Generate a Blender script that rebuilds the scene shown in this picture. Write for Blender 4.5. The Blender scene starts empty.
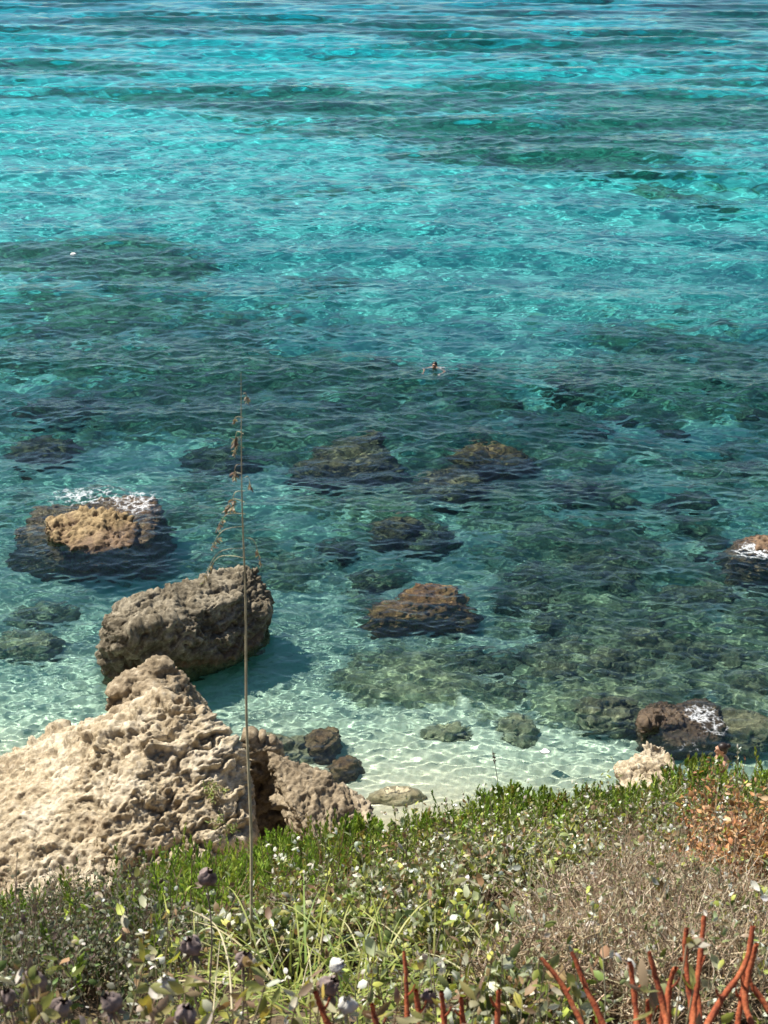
import bpy, bmesh, math, random
import numpy as np
from mathutils import Vector, Matrix

# ------------------------------------------------------------------ camera, sky, sun, exposure
SC = bpy.context.scene
COL = SC.collection
PITCH = math.radians(26.5); FPX = 1300.0; CAMH = 15.0
cd = bpy.data.cameras.new('camera'); cam = bpy.data.objects.new('camera', cd); COL.objects.link(cam)
cam.location = (0, 0, CAMH); cam.rotation_euler = (math.pi/2 - PITCH, 0, 0)
cd.sensor_fit = 'VERTICAL'; cd.sensor_height = 24.0; cd.lens = FPX/1024*24.0
cd.clip_start = 0.05; cd.clip_end = 8000
cd.dof.use_dof = True; cd.dof.focus_distance = 24.0; cd.dof.aperture_fstop = 11.0
SC.camera = cam
SUN_EL = math.radians(55); SUN_AZ_X, SUN_AZ_Y = -0.82, 0.57       # towards the sun: left, a little out to sea
_l = math.hypot(SUN_AZ_X, SUN_AZ_Y); sx, sy = SUN_AZ_X/_l, SUN_AZ_Y/_l
SUNV = Vector((sx*math.cos(SUN_EL), sy*math.cos(SUN_EL), math.sin(SUN_EL)))
w = bpy.data.worlds.new('World'); SC.world = w; w.use_nodes = True
nt = w.node_tree; bg = nt.nodes['Background']
sky = nt.nodes.new('ShaderNodeTexSky'); sky.sky_type = 'NISHITA'; sky.sun_disc = False
sky.sun_elevation = SUN_EL; sky.sun_rotation = math.atan2(sx, sy)
sky.air_density = 1.0; sky.dust_density = 0.35; sky.ozone_density = 1.5
nt.links.new(sky.outputs[0], bg.inputs[0]); bg.inputs[1].default_value = 0.068
sd = bpy.data.lights.new('sun', 'SUN'); sun = bpy.data.objects.new('sun', sd); COL.objects.link(sun)
sd.energy = 4.8; sd.angle = math.radians(0.6); sd.color = (1.0, 0.95, 0.86)
sun.rotation_euler = SUNV.to_track_quat('Z', 'Y').to_euler(); sun.location = (-10, 10, 60)
sd.cycles.is_caustics_light = True
SC.view_settings.view_transform = 'Standard'; SC.view_settings.look = 'None'
SC.view_settings.exposure = 0.98; SC.view_settings.gamma = 1.0
cy = SC.cycles
cy.use_denoising = True; cy.max_bounces = 8; cy.transmission_bounces = 6; cy.diffuse_bounces = 3
cy.glossy_bounces = 3; cy.transparent_max_bounces = 12; cy.sample_clamp_indirect = 6.0; cy.sample_clamp_direct = 12.0

# ------------------------------------------------------------------ geometry of the view, used to find real positions
cp, sp = math.cos(PITCH), math.sin(PITCH)
def ray(px, py):
    a = (px-384)/FPX; b = (512-py)/FPX
    return Vector((a, cp + b*sp, -sp + b*cp))
def W(px, py, y):                      # the point on that sight line at distance y out from the cliff
    d = ray(px, py); t = y/d.y
    return Vector((d.x*t, y, CAMH + d.z*t))
def Z(px, py, z=0.0):                  # the point on that sight line at height z, bent by the water when below it
    d = ray(px, py)
    if z >= 0:
        t = (z-CAMH)/d.z; return Vector((d.x*t, d.y*t, z))
    t = -CAMH/d.z; p = Vector((d.x*t, d.y*t, 0)); u = d.normalized(); eta = 1/1.333
    c = -u.z; k = math.sqrt(1-eta*eta*(1-c*c)); r = u*eta + Vector((0,0,1))*(eta*c-k)
    return p + r*(z/r.z)
def R(px, py, r):                      # the point on that sight line at range r
    return Vector((0,0,CAMH)) + ray(px, py).normalized()*r
def proj(X, Y, Zz):
    dz = Zz-CAMH; depth = Y*cp - dz*sp; up = Y*sp + dz*cp
    depth = np.maximum(depth, .05)
    return 384+FPX*X/depth, 512-FPX*up/depth

# ------------------------------------------------------------------ noise
_rs = np.random.RandomState(7)
PERM = np.concatenate([_rs.permutation(256)]*3)
GR = _rs.normal(size=(256,3)); GR /= np.linalg.norm(GR, axis=1)[:,None]
def perlin(P):
    P = np.asarray(P, float); i = np.floor(P).astype(int); f = P-i; i &= 255
    u = f*f*f*(f*(f*6-15)+10); out = 0
    for a in (0,1):
        wx = u[:,0] if a else 1-u[:,0]; pa = PERM[i[:,0]+a]
        for b in (0,1):
            wy = u[:,1] if b else 1-u[:,1]; pb = PERM[pa+i[:,1]+b]
            for c in (0,1):
                wz = u[:,2] if c else 1-u[:,2]; g = GR[PERM[pb+i[:,2]+c]]
                out = out + wx*wy*wz*(g[:,0]*(f[:,0]-a)+g[:,1]*(f[:,1]-b)+g[:,2]*(f[:,2]-c))
    return out*1.5
def fbm(P, octs=4, gain=.5, ridged=False):
    P = np.asarray(P, float); s = 0; a = 1; n = 0
    for o in range(octs):
        v = perlin(P*(2.03**o)+o*17.3)
        if ridged: v = 1-2*np.abs(v)
        s = s+a*v; n += a; a *= gain
    return s/n
PT = _rs.rand(256,3)
def worley(P):
    P = np.asarray(P, float); i = np.floor(P).astype(int); f = P-i; d1 = np.full(len(P), 9.); 
    for a in (-1,0,1):
        for b in (-1,0,1):
            for c in (-1,0,1):
                h = PERM[PERM[PERM[(i[:,0]+a)&255]+((i[:,1]+b)&255)]+((i[:,2]+c)&255)]
                q = PT[h]+np.array([a,b,c])-f
                d1 = np.minimum(d1, (q*q).sum(1))
    return np.sqrt(d1)
def cells(P):
    """a random value per cell and the distance to the cell's border"""
    P = np.asarray(P, float); i = np.floor(P).astype(int); f = P-i; d1 = np.full(len(P), 9.); d2 = d1.copy(); idv = np.zeros(len(P))
    for a in (-1,0,1):
        for b in (-1,0,1):
            for c in (-1,0,1):
                h = PERM[PERM[PERM[(i[:,0]+a)&255]+((i[:,1]+b)&255)]+((i[:,2]+c)&255)]
                q = PT[h]+np.array([a,b,c])-f; d = np.sqrt((q*q).sum(1)); m = d < d1
                d2 = np.where(m, d1, np.minimum(d2, d)); d1 = np.where(m, d, d1); idv = np.where(m, h/255., idv)
    return idv, d2-d1
def sstep(a, b, x):
    t = np.clip((x-a)/(b-a), 0, 1); return t*t*(3-2*t)

# ------------------------------------------------------------------ object helpers
def tag(o, label=None, cat=None, group=None, kind=None):
    if label: o['label'] = label
    if cat: o['category'] = cat
    if group: o['group'] = group
    if kind: o['kind'] = kind
    return o
def mesh_np(name, V, F, mat, parent=None, smooth=True, col=None, attrs=None, loc=None):
    V = np.asarray(V, np.float32); F = np.asarray(F, np.int32)
    me = bpy.data.meshes.new(name)
    me.vertices.add(len(V)); me.vertices.foreach_set('co', V.ravel())
    k = F.shape[1]; me.loops.add(F.size); me.loops.foreach_set('vertex_index', F.ravel())
    me.polygons.add(len(F)); me.polygons.foreach_set('loop_start', np.arange(0, F.size, k, dtype=np.int32))
    me.polygons.foreach_set('use_smooth', np.full(len(F), smooth))
    if col is not None:
        a = me.color_attributes.new('col', 'FLOAT_COLOR', 'POINT')
        c4 = np.ones((len(V),4), np.float32); c4[:,:3] = col; a.data.foreach_set('color', c4.ravel())
    for n, v in (attrs or {}).items():
        a = me.attributes.new(n, 'FLOAT', 'POINT'); a.data.foreach_set('value', np.asarray(v, np.float32))
    me.update(); me.validate()
    if mat: me.materials.append(mat)
    o = bpy.data.objects.new(name, me); COL.objects.link(o)
    if parent: o.parent = parent
    if loc is not None: o.location = loc
    return o
def thing(name, label, cat, loc=(0,0,0), group=None):
    o = bpy.data.objects.new(name, None); COL.objects.link(o); o.location = loc
    return tag(o, label, cat, group)
def rel(o, root):                      # parent o to root, keeping it where it stands
    o.parent = root; o.location = o.location - root.location

# ------------------------------------------------------------------ materials
def mat(name):
    m = bpy.data.materials.new(name); m.use_nodes = True
    n = m.node_tree.nodes; n.clear(); return m, n, m.node_tree.links
def node(n, t, **kw):
    x = n.new(t)
    for k, v in kw.items():
        if k.startswith('i_'): x.inputs[k[2:].replace('_',' ')].default_value = v
        else: setattr(x, k, v)
    return x
def noise_tex(n, l, co, scale, detail=6, rough=.6, dist=0.):
    t = n.new('ShaderNodeTexNoise'); t.inputs['Scale'].default_value = scale; t.inputs['Detail'].default_value = detail
    t.inputs['Roughness'].default_value = rough; t.inputs['Distortion'].default_value = dist
    l.new(co, t.inputs['Vector']); return t.outputs['Fac']
def ramp(n, l, fac, stops):
    r = n.new('ShaderNodeValToRGB'); e = r.color_ramp.elements
    while len(e) < len(stops): e.new(.5)
    for q, (p, c) in zip(e, stops): q.position = p; q.color = (*c, 1)
    if fac is not None: l.new(fac, r.inputs[0])
    return r.outputs[0]
def mixc(n, l, f, a, b, mode='MIX'):
    m = n.new('ShaderNodeMix'); m.data_type = 'RGBA'; m.blend_type = mode
    for s, v in ((m.inputs[0], f), (m.inputs[6], a), (m.inputs[7], b)):
        if hasattr(v, 'is_output'): l.new(v, s)
        elif isinstance(v, (int, float)): s.default_value = v
        else: s.default_value = (*v, 1)
    return m.outputs[2]
def mth(n, l, op, a, b=0., c=0., clamp=False):
    m = n.new('ShaderNodeMath'); m.operation = op; m.use_clamp = clamp
    for s, v in zip(m.inputs, (a, b, c)):
        if hasattr(v, 'is_output'): l.new(v, s)
        else: s.default_value = v
    return m.outputs[0]
def surf(n, l, color, rough=.9, bump=None, bstr=.5, bdist=.02, spec=.3):
    b = n.new('ShaderNodeBsdfPrincipled'); o = n.new('ShaderNodeOutputMaterial')
    if hasattr(color, 'is_output'): l.new(color, b.inputs['Base Color'])
    else: b.inputs['Base Color'].default_value = (*color, 1)
    if hasattr(rough, 'is_output'): l.new(rough, b.inputs['Roughness'])
    else: b.inputs['Roughness'].default_value = rough
    b.inputs['Specular IOR Level'].default_value = spec
    if bump is not None:
        u = n.new('ShaderNodeBump'); u.inputs['Strength'].default_value = bstr; u.inputs['Distance'].default_value = bdist
        l.new(bump, u.inputs['Height']); l.new(u.outputs[0], b.inputs['Normal'])
    l.new(b.outputs[0], o.inputs[0]); return b

def rock_mat(name, dark, mid, light, weed=None, weed_z=0.1, scale=1.0, wet_z=None):
    m, n, l = mat(name)
    g = n.new('ShaderNodeNewGeometry').outputs['Position']
    f1 = noise_tex(n, l, g, 1.3*scale, 8, .68); f2 = noise_tex(n, l, g, 9*scale, 8, .72); f3 = noise_tex(n, l, g, 45*scale, 6, .7)
    c = ramp(n, l, f1, [(.36, dark), (.5, mid), (.62, light)])
    c2 = ramp(n, l, f2, [(.32, tuple(v*.45 for v in dark)), (.5, mid), (.66, light)])
    c = mixc(n, l, .55, c, c2)
    c = mixc(n, l, mth(n, l, 'MULTIPLY', mth(n, l, 'SUBTRACT', f3, .5), 1.2), c, (0.02,0.015,0.01))
    at = node(n, 'ShaderNodeAttribute', attribute_name='pit')          # darker colour in the pits, cracks and hollows
    c = mixc(n, l, mth(n, l, 'MULTIPLY', at.outputs['Fac'], .6, clamp=True), c, tuple(v*.4 for v in dark))
    rg = .92
    if wet_z is not None:
        s = n.new('ShaderNodeSeparateXYZ'); l.new(g, s.inputs[0])
        wz = mth(n, l, 'ADD', s.outputs[2], mth(n, l, 'MULTIPLY', mth(n, l, 'SUBTRACT', f1, .5), -.5))
        mr = node(n, 'ShaderNodeMapRange'); l.new(wz, mr.inputs[0]); mr.inputs[1].default_value = wet_z+.12; mr.inputs[2].default_value = wet_z-.08
        c = mixc(n, l, mr.outputs[0], c, weed or tuple(v*.4 for v in mid))
        if weed:
            wc = ramp(n, l, f2, [(.35, tuple(v*.35 for v in weed)), (.52, weed), (.7, tuple(min(1, v*2.1) for v in weed))])
            c = mixc(n, l, mth(n, l, 'MULTIPLY', mr.outputs[0], .9), c, wc)
        rg = mth(n, l, 'MULTIPLY_ADD', mr.outputs[0], -.58, .92)
    h = mth(n, l, 'ADD', mth(n, l, 'MULTIPLY', f2, 1.0), mth(n, l, 'MULTIPLY', f3, .35))
    surf(n, l, c, rg, h, .9, .05)
    return m
M_ROCK = rock_mat('limestone', (.25,.175,.10), (.53,.43,.28), (.80,.71,.55))
M_ROCKR = rock_mat('brown_limestone', (.13,.095,.055), (.33,.255,.16), (.62,.52,.37), wet_z=.1, weed=(.16,.11,.06))
M_BOULDER = rock_mat('weathered_limestone', (.06,.048,.03), (.19,.155,.10), (.46,.40,.29), wet_z=.12, weed=(.13,.08,.04))
M_SEAROCK = rock_mat('sea_rock', (.13,.085,.04), (.34,.24,.12), (.58,.45,.25), wet_z=.10, weed=(.16,.095,.05))
M_WETROCK = rock_mat('wet_sea_rock', (.07,.045,.025), (.18,.125,.07), (.48,.36,.2), wet_z=.24, weed=(.09,.06,.035))
M_REEF = rock_mat('weedy_reef_rock', (.05,.05,.028), (.15,.14,.075), (.42,.38,.23), scale=1.6)
M_BROWNWEED = rock_mat('brown_weed_rock', (.06,.04,.02), (.17,.11,.055), (.42,.29,.15), scale=1.6)
M_RUST = rock_mat('rust_weed_rock', (.08,.035,.015), (.24,.11,.045), (.50,.28,.10), scale=1.8)
M_OLIVE = rock_mat('olive_rock', (.13,.12,.065), (.29,.26,.15), (.52,.46,.30), scale=1.8)
M_PALE = rock_mat('pale_ledge', (.30,.22,.12), (.52,.42,.25), (.70,.62,.42))

# seabed: pale sand with weed patches and painted swell bands
def sea_mat():
    m, n, l = mat('sand_and_weed')
    g = n.new('ShaderNodeNewGeometry').outputs['Position']
    f0 = noise_tex(n, l, g, .5, 6, .6); f1 = noise_tex(n, l, g, 2.6, 8, .7, .3); f2 = noise_tex(n, l, g, 14, 6, .7)
    sand = ramp(n, l, f0, [(.3, (.48,.41,.28)), (.7, (.70,.61,.45))])
    sand = mixc(n, l, .25, sand, ramp(n, l, f2, [(.35, (.35,.30,.2)), (.6, (.8,.75,.62))]))
    s0 = n.new('ShaderNodeSeparateXYZ'); l.new(g, s0.inputs[0])          # cleaner, whiter sand offshore
    mo = node(n, 'ShaderNodeMapRange'); l.new(s0.outputs[1], mo.inputs[0]); mo.inputs[1].default_value = 34; mo.inputs[2].default_value = 56
    sand = mixc(n, l, mo.outputs[0], sand, (.64,.60,.50))
    weed = ramp(n, l, f1, [(.30, (.05,.055,.03)), (.43, (.13,.135,.07)), (.54, (.28,.27,.14)), (.65, (.58,.53,.33))])
    weed = mixc(n, l, .4, weed, ramp(n, l, f2, [(.38, (.025,.028,.018)), (.62, (.26,.24,.15))]))
    a = node(n, 'ShaderNodeAttribute', attribute_name='reef')
    f3 = noise_tex(n, l, g, .9, 7, .72, .6)
    k = mth(n, l, 'ADD', a.outputs['Fac'], mth(n, l, 'MULTIPLY', mth(n, l, 'SUBTRACT', f1, .5), 1.3))
    k = mth(n, l, 'ADD', k, mth(n, l, 'MULTIPLY', mth(n, l, 'SUBTRACT', f3, .5), 3.0))
    k = mth(n, l, 'MULTIPLY_ADD', k, 3.2, .5, clamp=True)
    c = mixc(n, l, k, sand, weed)
    sp = noise_tex(n, l, g, 5.5, 5, .75); sk = mth(n, l, 'MULTIPLY_ADD', sp, 9., -5.6, clamp=True)   # scattered pebbles and weed crumbs
    c = mixc(n, l, mth(n, l, 'MULTIPLY', sk, .75), c, (.14,.11,.06))
    s = n.new('ShaderNodeSeparateXYZ'); l.new(g, s.inputs[0])            # wet tan sand of the strand
    mr = node(n, 'ShaderNodeMapRange'); l.new(s.outputs[2], mr.inputs[0]); mr.inputs[1].default_value = -.30; mr.inputs[2].default_value = .02
    c = mixc(n, l, mr.outputs[0], c, mixc(n, l, .35, (.56,.45,.27), sand))
    surf(n, l, c, .9, mth(n, l, 'ADD', f2, mth(n, l, 'MULTIPLY', f1, 2.)), .7, .06)
    return m
M_SEA = sea_mat()

def water_mat():
    m, n, l = mat('sea_water')
    g = n.new('ShaderNodeNewGeometry').outputs['Position']
    f = noise_tex(n, l, g, 7., 3, .6)
    bu = n.new('ShaderNodeBump'); bu.inputs['Strength'].default_value = .35; bu.inputs['Distance'].default_value = .02; l.new(f, bu.inputs['Height'])
    gl = node(n, 'ShaderNodeBsdfGlass', i_IOR=1.333, i_Roughness=0.0)
    l.new(bu.outputs[0], gl.inputs['Normal'])
    o = n.new('ShaderNodeOutputMaterial'); l.new(gl.outputs[0], o.inputs['Surface'])
    return m
M_WATER = water_mat()
def depth_mat():                       # the clear water's own absorption of red light
    m, n, l = mat('water_absorption'); o = n.new('ShaderNodeOutputMaterial')
    va = node(n, 'ShaderNodeVolumeAbsorption')
    va.inputs['Color'].default_value = (0.0, .858, .918, 1); va.inputs['Density'].default_value = .40
    l.new(va.outputs[0], o.inputs['Volume']); return m
M_DEPTH = depth_mat()

def leaf_mat(name, trans=.35, rough=.55):
    m, n, l = mat(name)
    a = node(n, 'ShaderNodeAttribute', attribute_name='col')
    g = n.new('ShaderNodeNewGeometry').outputs['Position']
    f = noise_tex(n, l, g, 60, 3, .6)
    c = mixc(n, l, .35, a.outputs['Color'], ramp(n, l, f, [(.3, (.45,.45,.4)), (.7, (1,1,1))]), 'MULTIPLY')
    b = node(n, 'ShaderNodeBsdfPrincipled', i_Roughness=rough); b.inputs['Specular IOR Level'].default_value = .35
    t = node(n, 'ShaderNodeBsdfTranslucent'); x = node(n, 'ShaderNodeMixShader'); x.inputs[0].default_value = trans
    l.new(c, b.inputs['Base Color']); l.new(mixc(n, l, 1., c, (1.25,1.3,.8), 'MULTIPLY'), t.inputs[0]); l.new(b.outputs[0], x.inputs[1]); l.new(t.outputs[0], x.inputs[2])
    o = n.new('ShaderNodeOutputMaterial'); l.new(x.outputs[0], o.inputs[0]); return m
M_LEAF = leaf_mat('leaf', .26); M_STEM = leaf_mat('stem', .0, .8)
def soil_mat():
    m, n, l = mat('dry_soil'); g = n.new('ShaderNodeNewGeometry').outputs['Position']
    f = noise_tex(n, l, g, 6, 8, .7)
    surf(n, l, ramp(n, l, f, [(.3, (.05,.035,.02)), (.7, (.16,.11,.065))]), .95, f, .8, .05); return m
M_SOIL = soil_mat()
def plain(name, c, r=.6, v=.25, sc=20, spec=.3):
    m, n, l = mat(name); g = n.new('ShaderNodeTexCoord').outputs['Object']
    f = noise_tex(n, l, g, sc, 5, .6)
    surf(n, l, ramp(n, l, f, [(.3, tuple(x*(1-v) for x in c)), (.7, tuple(min(1,x*(1+v)) for x in c))]), r, f, .15, .003, spec); return m
M_SKIN = plain('skin', (.40,.22,.14), .5, .08); M_HAIR = plain('dark_hair', (.02,.013,.01), .45, .4, 60)
M_SWIM = plain('swimwear', (.03,.03,.05), .8); M_RED = plain('red_stem', (.25,.062,.028), .85, .75, 110)
def red_mat():
    m, n, l = mat('red_stem'); g = n.new('ShaderNodeNewGeometry').outputs['Position']
    f = noise_tex(n, l, g, 38, 6, .75); f2 = noise_tex(n, l, g, 220, 3, .6)
    c = ramp(n, l, f, [(.32, (.09,.035,.022)), (.46, (.33,.07,.03)), (.6, (.46,.13,.05)), (.74, (.34,.24,.15))])
    c = mixc(n, l, .35, c, ramp(n, l, f2, [(.4, (.07,.03,.02)), (.6, (.45,.14,.06))]))
    surf(n, l, c, .85, f2, .6, .002, .2); return m
M_RED = red_mat()
M_CUT = plain('cut_stem_end', (.55,.38,.2), .8); M_STRAW = plain('straw', (.42,.36,.22), .6, .3, 30)
M_BUD = plain('dried_bud', (.19,.145,.13), .85, .6, 60); M_BUDW = plain('pale_bud', (.55,.53,.48), .7, .3, 50)
M_WHITE = plain('white_pebble', (.75,.72,.66), .5)
def foam_mat():
    m, n, l = mat('foam'); g = n.new('ShaderNodeNewGeometry').outputs['Position']
    v = n.new('ShaderNodeTexVoronoi'); v.feature = 'DISTANCE_TO_EDGE'; v.inputs['Scale'].default_value = 3.6
    f = n.new('ShaderNodeTexNoise'); f.inputs['Scale'].default_value = 4; f.inputs['Detail'].default_value = 10; f.inputs['Roughness'].default_value = .7; l.new(g, f.inputs['Vector'])
    mx = n.new('ShaderNodeVectorMath'); mx.operation = 'MULTIPLY_ADD'; l.new(f.outputs['Color'], mx.inputs[0]); mx.inputs[1].default_value = (.35,.35,.35); l.new(g, mx.inputs[2])
    l.new(mx.outputs[0], v.inputs['Vector'])
    v2 = n.new('ShaderNodeTexVoronoi'); v2.feature = 'DISTANCE_TO_EDGE'; v2.inputs['Scale'].default_value = 11.0; l.new(mx.outputs[0], v2.inputs['Vector'])
    a = node(n, 'ShaderNodeAttribute', attribute_name='dens')
    k = mth(n, l, 'MULTIPLY_ADD', a.outputs['Fac'], 1.25, -.98)
    k = mth(n, l, 'ADD', k, mth(n, l, 'MULTIPLY', mth(n, l, 'SUBTRACT', .09, v.outputs['Distance']), 3.4))
    k = mth(n, l, 'ADD', k, mth(n, l, 'MULTIPLY', mth(n, l, 'SUBTRACT', .12, v2.outputs['Distance']), 1.6))
    k = mth(n, l, 'ADD', k, mth(n, l, 'MULTIPLY', mth(n, l, 'SUBTRACT', f.outputs['Fac'], .5), 2.4), clamp=True)
    gate = mth(n, l, 'MULTIPLY', a.outputs['Fac'], 4., clamp=True); k = mth(n, l, 'MULTIPLY', k, gate)
    d = node(n, 'ShaderNodeBsdfDiffuse'); d.inputs[0].default_value = (.85,.87,.88,1); t = node(n, 'ShaderNodeBsdfTransparent')
    x = node(n, 'ShaderNodeMixShader'); k = mth(n, l, 'MULTIPLY', k, .8); l.new(k, x.inputs[0]); l.new(t.outputs[0], x.inputs[1]); l.new(d.outputs[0], x.inputs[2])
    o = n.new('ShaderNodeOutputMaterial'); l.new(x.outputs[0], o.inputs[0]); return m
M_FOAM = foam_mat()

# ------------------------------------------------------------------ the seabed and beach: one sheet
def shore_y(x): return 17.05 - .09*x + .35*np.sin(x*.55+1) + .2*np.sin(x*1.7)
def depth_profile(s):
    return np.interp(s, [-12,-6,-1,0,1.5,4,7,12,18,25,35,60,95,130,200,400,3000], [2.2,.9,.16,.0,-.30,-.85,-1.35,-1.9,-2.35,-2.65,-2.9,-3.4,-4.5,-6.6,-10.5,-18,-60])
ELL = [  # weed (+) and bare sand (-) patches, with dark swell bands painted in far out: pixel centre, radii, weight
 (300,88,190,9,.8),(450,116,170,9,.5),(690,97,90,11,.9),(470,70,80,7,.6),(220,120,90,8,.5),(560,150,90,7,.4),(420,140,60,6,.5),(690,180,70,16,.6),(90,62,110,10,.7),(250,18,160,6,.4),(620,40,160,8,.5),(740,12,80,10,.6),(600,135,60,8,.6),
 (90,235,110,22,.30),(620,110,160,40,.25),(300,190,80,14,.25),(250,300,160,16,.2),(150,250,60,14,.5),(330,260,60,10,.5),(20,240,40,14,.5),(60,300,80,14,.3),
 (130,62,170,26,-.35),(70,150,190,42,-.7),(560,205,240,34,-.8),(540,262,200,22,-.6),(420,60,200,14,-.3),(60,345,70,12,-.3),(330,370,60,10,-.25),(560,360,60,9,-.3),(700,470,40,10,-.5),(560,480,30,10,-.4),(420,560,24,8,-.4),(720,520,24,10,-.4),(240,210,150,40,-.3),(420,325,110,10,-.7),
 (260,335,260,22,.35),(650,330,140,22,.4),(180,385,160,20,.3),(560,420,200,40,.35),(640,500,130,50,.25),
 (130,447,20,26,-1.1),(275,470,30,22,-1.2),(450,520,60,12,-.3),(300,500,50,14,-.5),(395,560,30,14,-.9),(10,560,60,60,-1.2),(170,560,20,18,-.3),
 (300,600,45,34,-1.6),(60,640,120,60,-1.5),(520,625,40,14,-.7),(480,650,60,16,-.4),(660,560,26,20,-1.0),(650,455,40,14,-.7),(690,400,40,16,-.6),(620,395,30,8,-.6),
 (350,560,110,50,.3),(400,660,110,28,.9),(640,650,110,60,.75),(620,710,60,20,.6),(740,640,60,40,.3),(560,560,90,30,.4),(20,610,40,12,.7),
 (680,690,50,14,-.5),(500,720,160,24,-1.2),(430,770,300,30,-2.0),(200,700,200,30,-1.0),(300,680,50,20,-1.),(30,700,90,60,-2.0),
 (515,725,22,12,.7),(450,728,36,10,.55),(750,725,40,20,.8),(20,715,14,8,.6)]
def reef_field(X, Y):
    P = np.stack([X, Y, np.zeros_like(X)], 1)
    wx = fbm(P*.22+3, 4)*1.8; wy = fbm(P*.22+31, 4)*1.8
    sc = np.clip(Y/30., .6, 4)
    px, py = proj(X+wx*sc, Y+wy*sc, np.zeros_like(X))
    f = np.interp(py, [0,120,270,320,370,430,560,640,690,730,790], [-.02,-.22,-.22,-.04,.02,.08,.06,-.03,-.1,-.8,-1.5])
    f = f + np.where((px < 330) & (py > 560), -.15, 0)
    for cx, cy_, rx, ry, wgt in ELL:
        if cy_ < 310: wgt *= 1.6 if wgt > 0 else 1.2
        q = ((px-cx)/rx)**2+((py-cy_)/ry)**2; f = f + wgt*np.exp(-q)
    S = np.stack([X*.10, Y*.13, X*0+5], 1); S2 = np.stack([X*.055, Y*.19, X*0+15], 1); fy = sstep(38, 60, Y)  # far patches stretched thin, imitating dark swell faces as well as weed
    f = f + (fbm(S, 5, .6)*(1-fy) + fbm(S2, 5, .55)*1.25*fy)*1.25 + fbm(P*.9+9, 4)*.5*sstep(120, 40, Y)
    f = f*(1+.7*sstep(42, 60, Y))
    return f
ys = [5.]
while ys[-1] < 3000: ys.append(ys[-1] + max(.09, .09*(ys[-1]/28.)**1.6 if ys[-1] > 28 else .09))
ys = np.array(ys)
core = np.linspace(-1, 1, 381); out = np.cumsum(np.geomspace(.02, 1.6, 24))+1
us = np.concatenate([-out[::-1], core, out])
def fan(ys, us, base=7.0, k=.30):
    Y, U = np.meshgrid(ys, us, indexing='ij'); return (U*(base+k*Y)*.95).ravel(), Y.ravel()
def grid_faces(r, c):
    i = np.arange(r*c).reshape(r, c); return np.stack([i[:-1,:-1], i[:-1,1:], i[1:,1:], i[1:,:-1]], -1).reshape(-1, 4)
X, Y = fan(ys, us)
S = Y-shore_y(np.clip(X, -30, 30)); rf = reef_field(X, Y)
P = np.stack([X, Y, X*0], 1)
near = sstep(120, 50, Y)
bump = sstep(-.1, .5, rf)*near
Zb = depth_profile(S) + fbm(P*.25, 3)*.12*sstep(1, 6, S) + bump*(.12+.30*fbm(P*.8, 4, .55, True)*sstep(2, 6, S)+.20*np.abs(fbm(P*3.1, 3)))
Zb += .012*np.sin(P[:,1]*14+fbm(P*.8, 2)*6)*sstep(-.2, -.6, rf)*sstep(60, 30, Y)
Zb = np.where(S > 1.5, np.minimum(Zb, -.15), Zb)
def bed_z(x, y):
    return float(depth_profile(y-shore_y(x)))
seabed = mesh_np('seabed', np.stack([X, Y, Zb], 1), grid_faces(len(ys), len(us)), M_SEA, attrs={'reef': rf})
tag(seabed, 'pale sand and dark weed of the sea bottom and beach', kind='structure'); seabed.cycles.is_caustics_receiver = True

# ------------------------------------------------------------------ the water
rw = np.random.RandomState(11)
NW = 110
WL = np.exp(np.linspace(math.log(.13), math.log(10.), NW)); 
WA = math.radians(-92) + rw.normal(size=NW)*np.where(WL > 3, .16, .62)
SLOPE = .175*math.sqrt(2./NW)*np.interp(np.log(WL), np.log([.13,.22,.6,1.4,4,10]), [.8,1.6,1.6,1.15,.85,1.2])
AMP = SLOPE*WL/(2*math.pi); KX = 2*np.pi/WL*np.cos(WA); KY = 2*np.pi/WL*np.sin(WA); PH = rw.rand(NW)*6.283
def waves(X, Y, h):
    S = Y-shore_y(np.clip(X, -30, 30)); calm = .30+.70*sstep(2, 14, S)
    gust = 1+.45*fbm(np.stack([X*.07, Y*.11, X*0+2], 1), 3)
    dx = np.zeros_like(X); dy = np.zeros_like(X); dz = np.zeros_like(X)
    for L, a, kx, ky, ph in zip(WL, AMP, KX, KY, PH):
        if np.ndim(h):
            i = np.where(L/h > 2.0)[0]
            if not len(i): continue
            f = sstep(2.0, 3.2, L/h[i])
        else: i = slice(None); f = 1.0
        si = S[i]
        g = a*f*(1+(.5*sstep(40, 70, Y[i]) if L > 4 else 0))*((.75+.25*sstep(2, 10, si))*gust[i] if L < .45 else (.25+.75*sstep(3, 14, si))*gust[i] if L < 3 else .1+.9*sstep(6, 22, si))
        t = kx*X[i]+ky*Y[i]+ph; s = np.sin(t); c = np.cos(t); k = math.hypot(kx, ky)
        dz[i] += g*c; q = .8*g/k; dx[i] -= q*kx*s; dy[i] -= q*ky*s
    return dx, dy, dz
wy = [14.]
while wy[-1] < 3000: wy.append(wy[-1] + max(.036, .036*(wy[-1]/27.)**1.5))
wy = np.array(wy); wcore = np.linspace(-1, 1, 781); wu = np.concatenate([-out[::-1], wcore, out])
X, Y = fan(wy, wu)
hh = np.repeat(np.gradient(wy), len(wu)); hh = np.maximum(hh, (7+.3*Y)*.95*2/780*.8)
dx, dy, dz = waves(X, Y, hh)
fade = sstep(2500, 400, Y)
water = mesh_np('water', np.stack([X+dx*fade, Y+dy*fade, dz*fade], 1), grid_faces(len(wy), len(wu)), M_WATER)
tag(water, 'clear turquoise sea water with small wind ripples', kind='structure'); water.cycles.is_caustics_caster = True
_g = lambda a: a.reshape(len(wy), len(wu))[::2, ::2].ravel()
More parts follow.
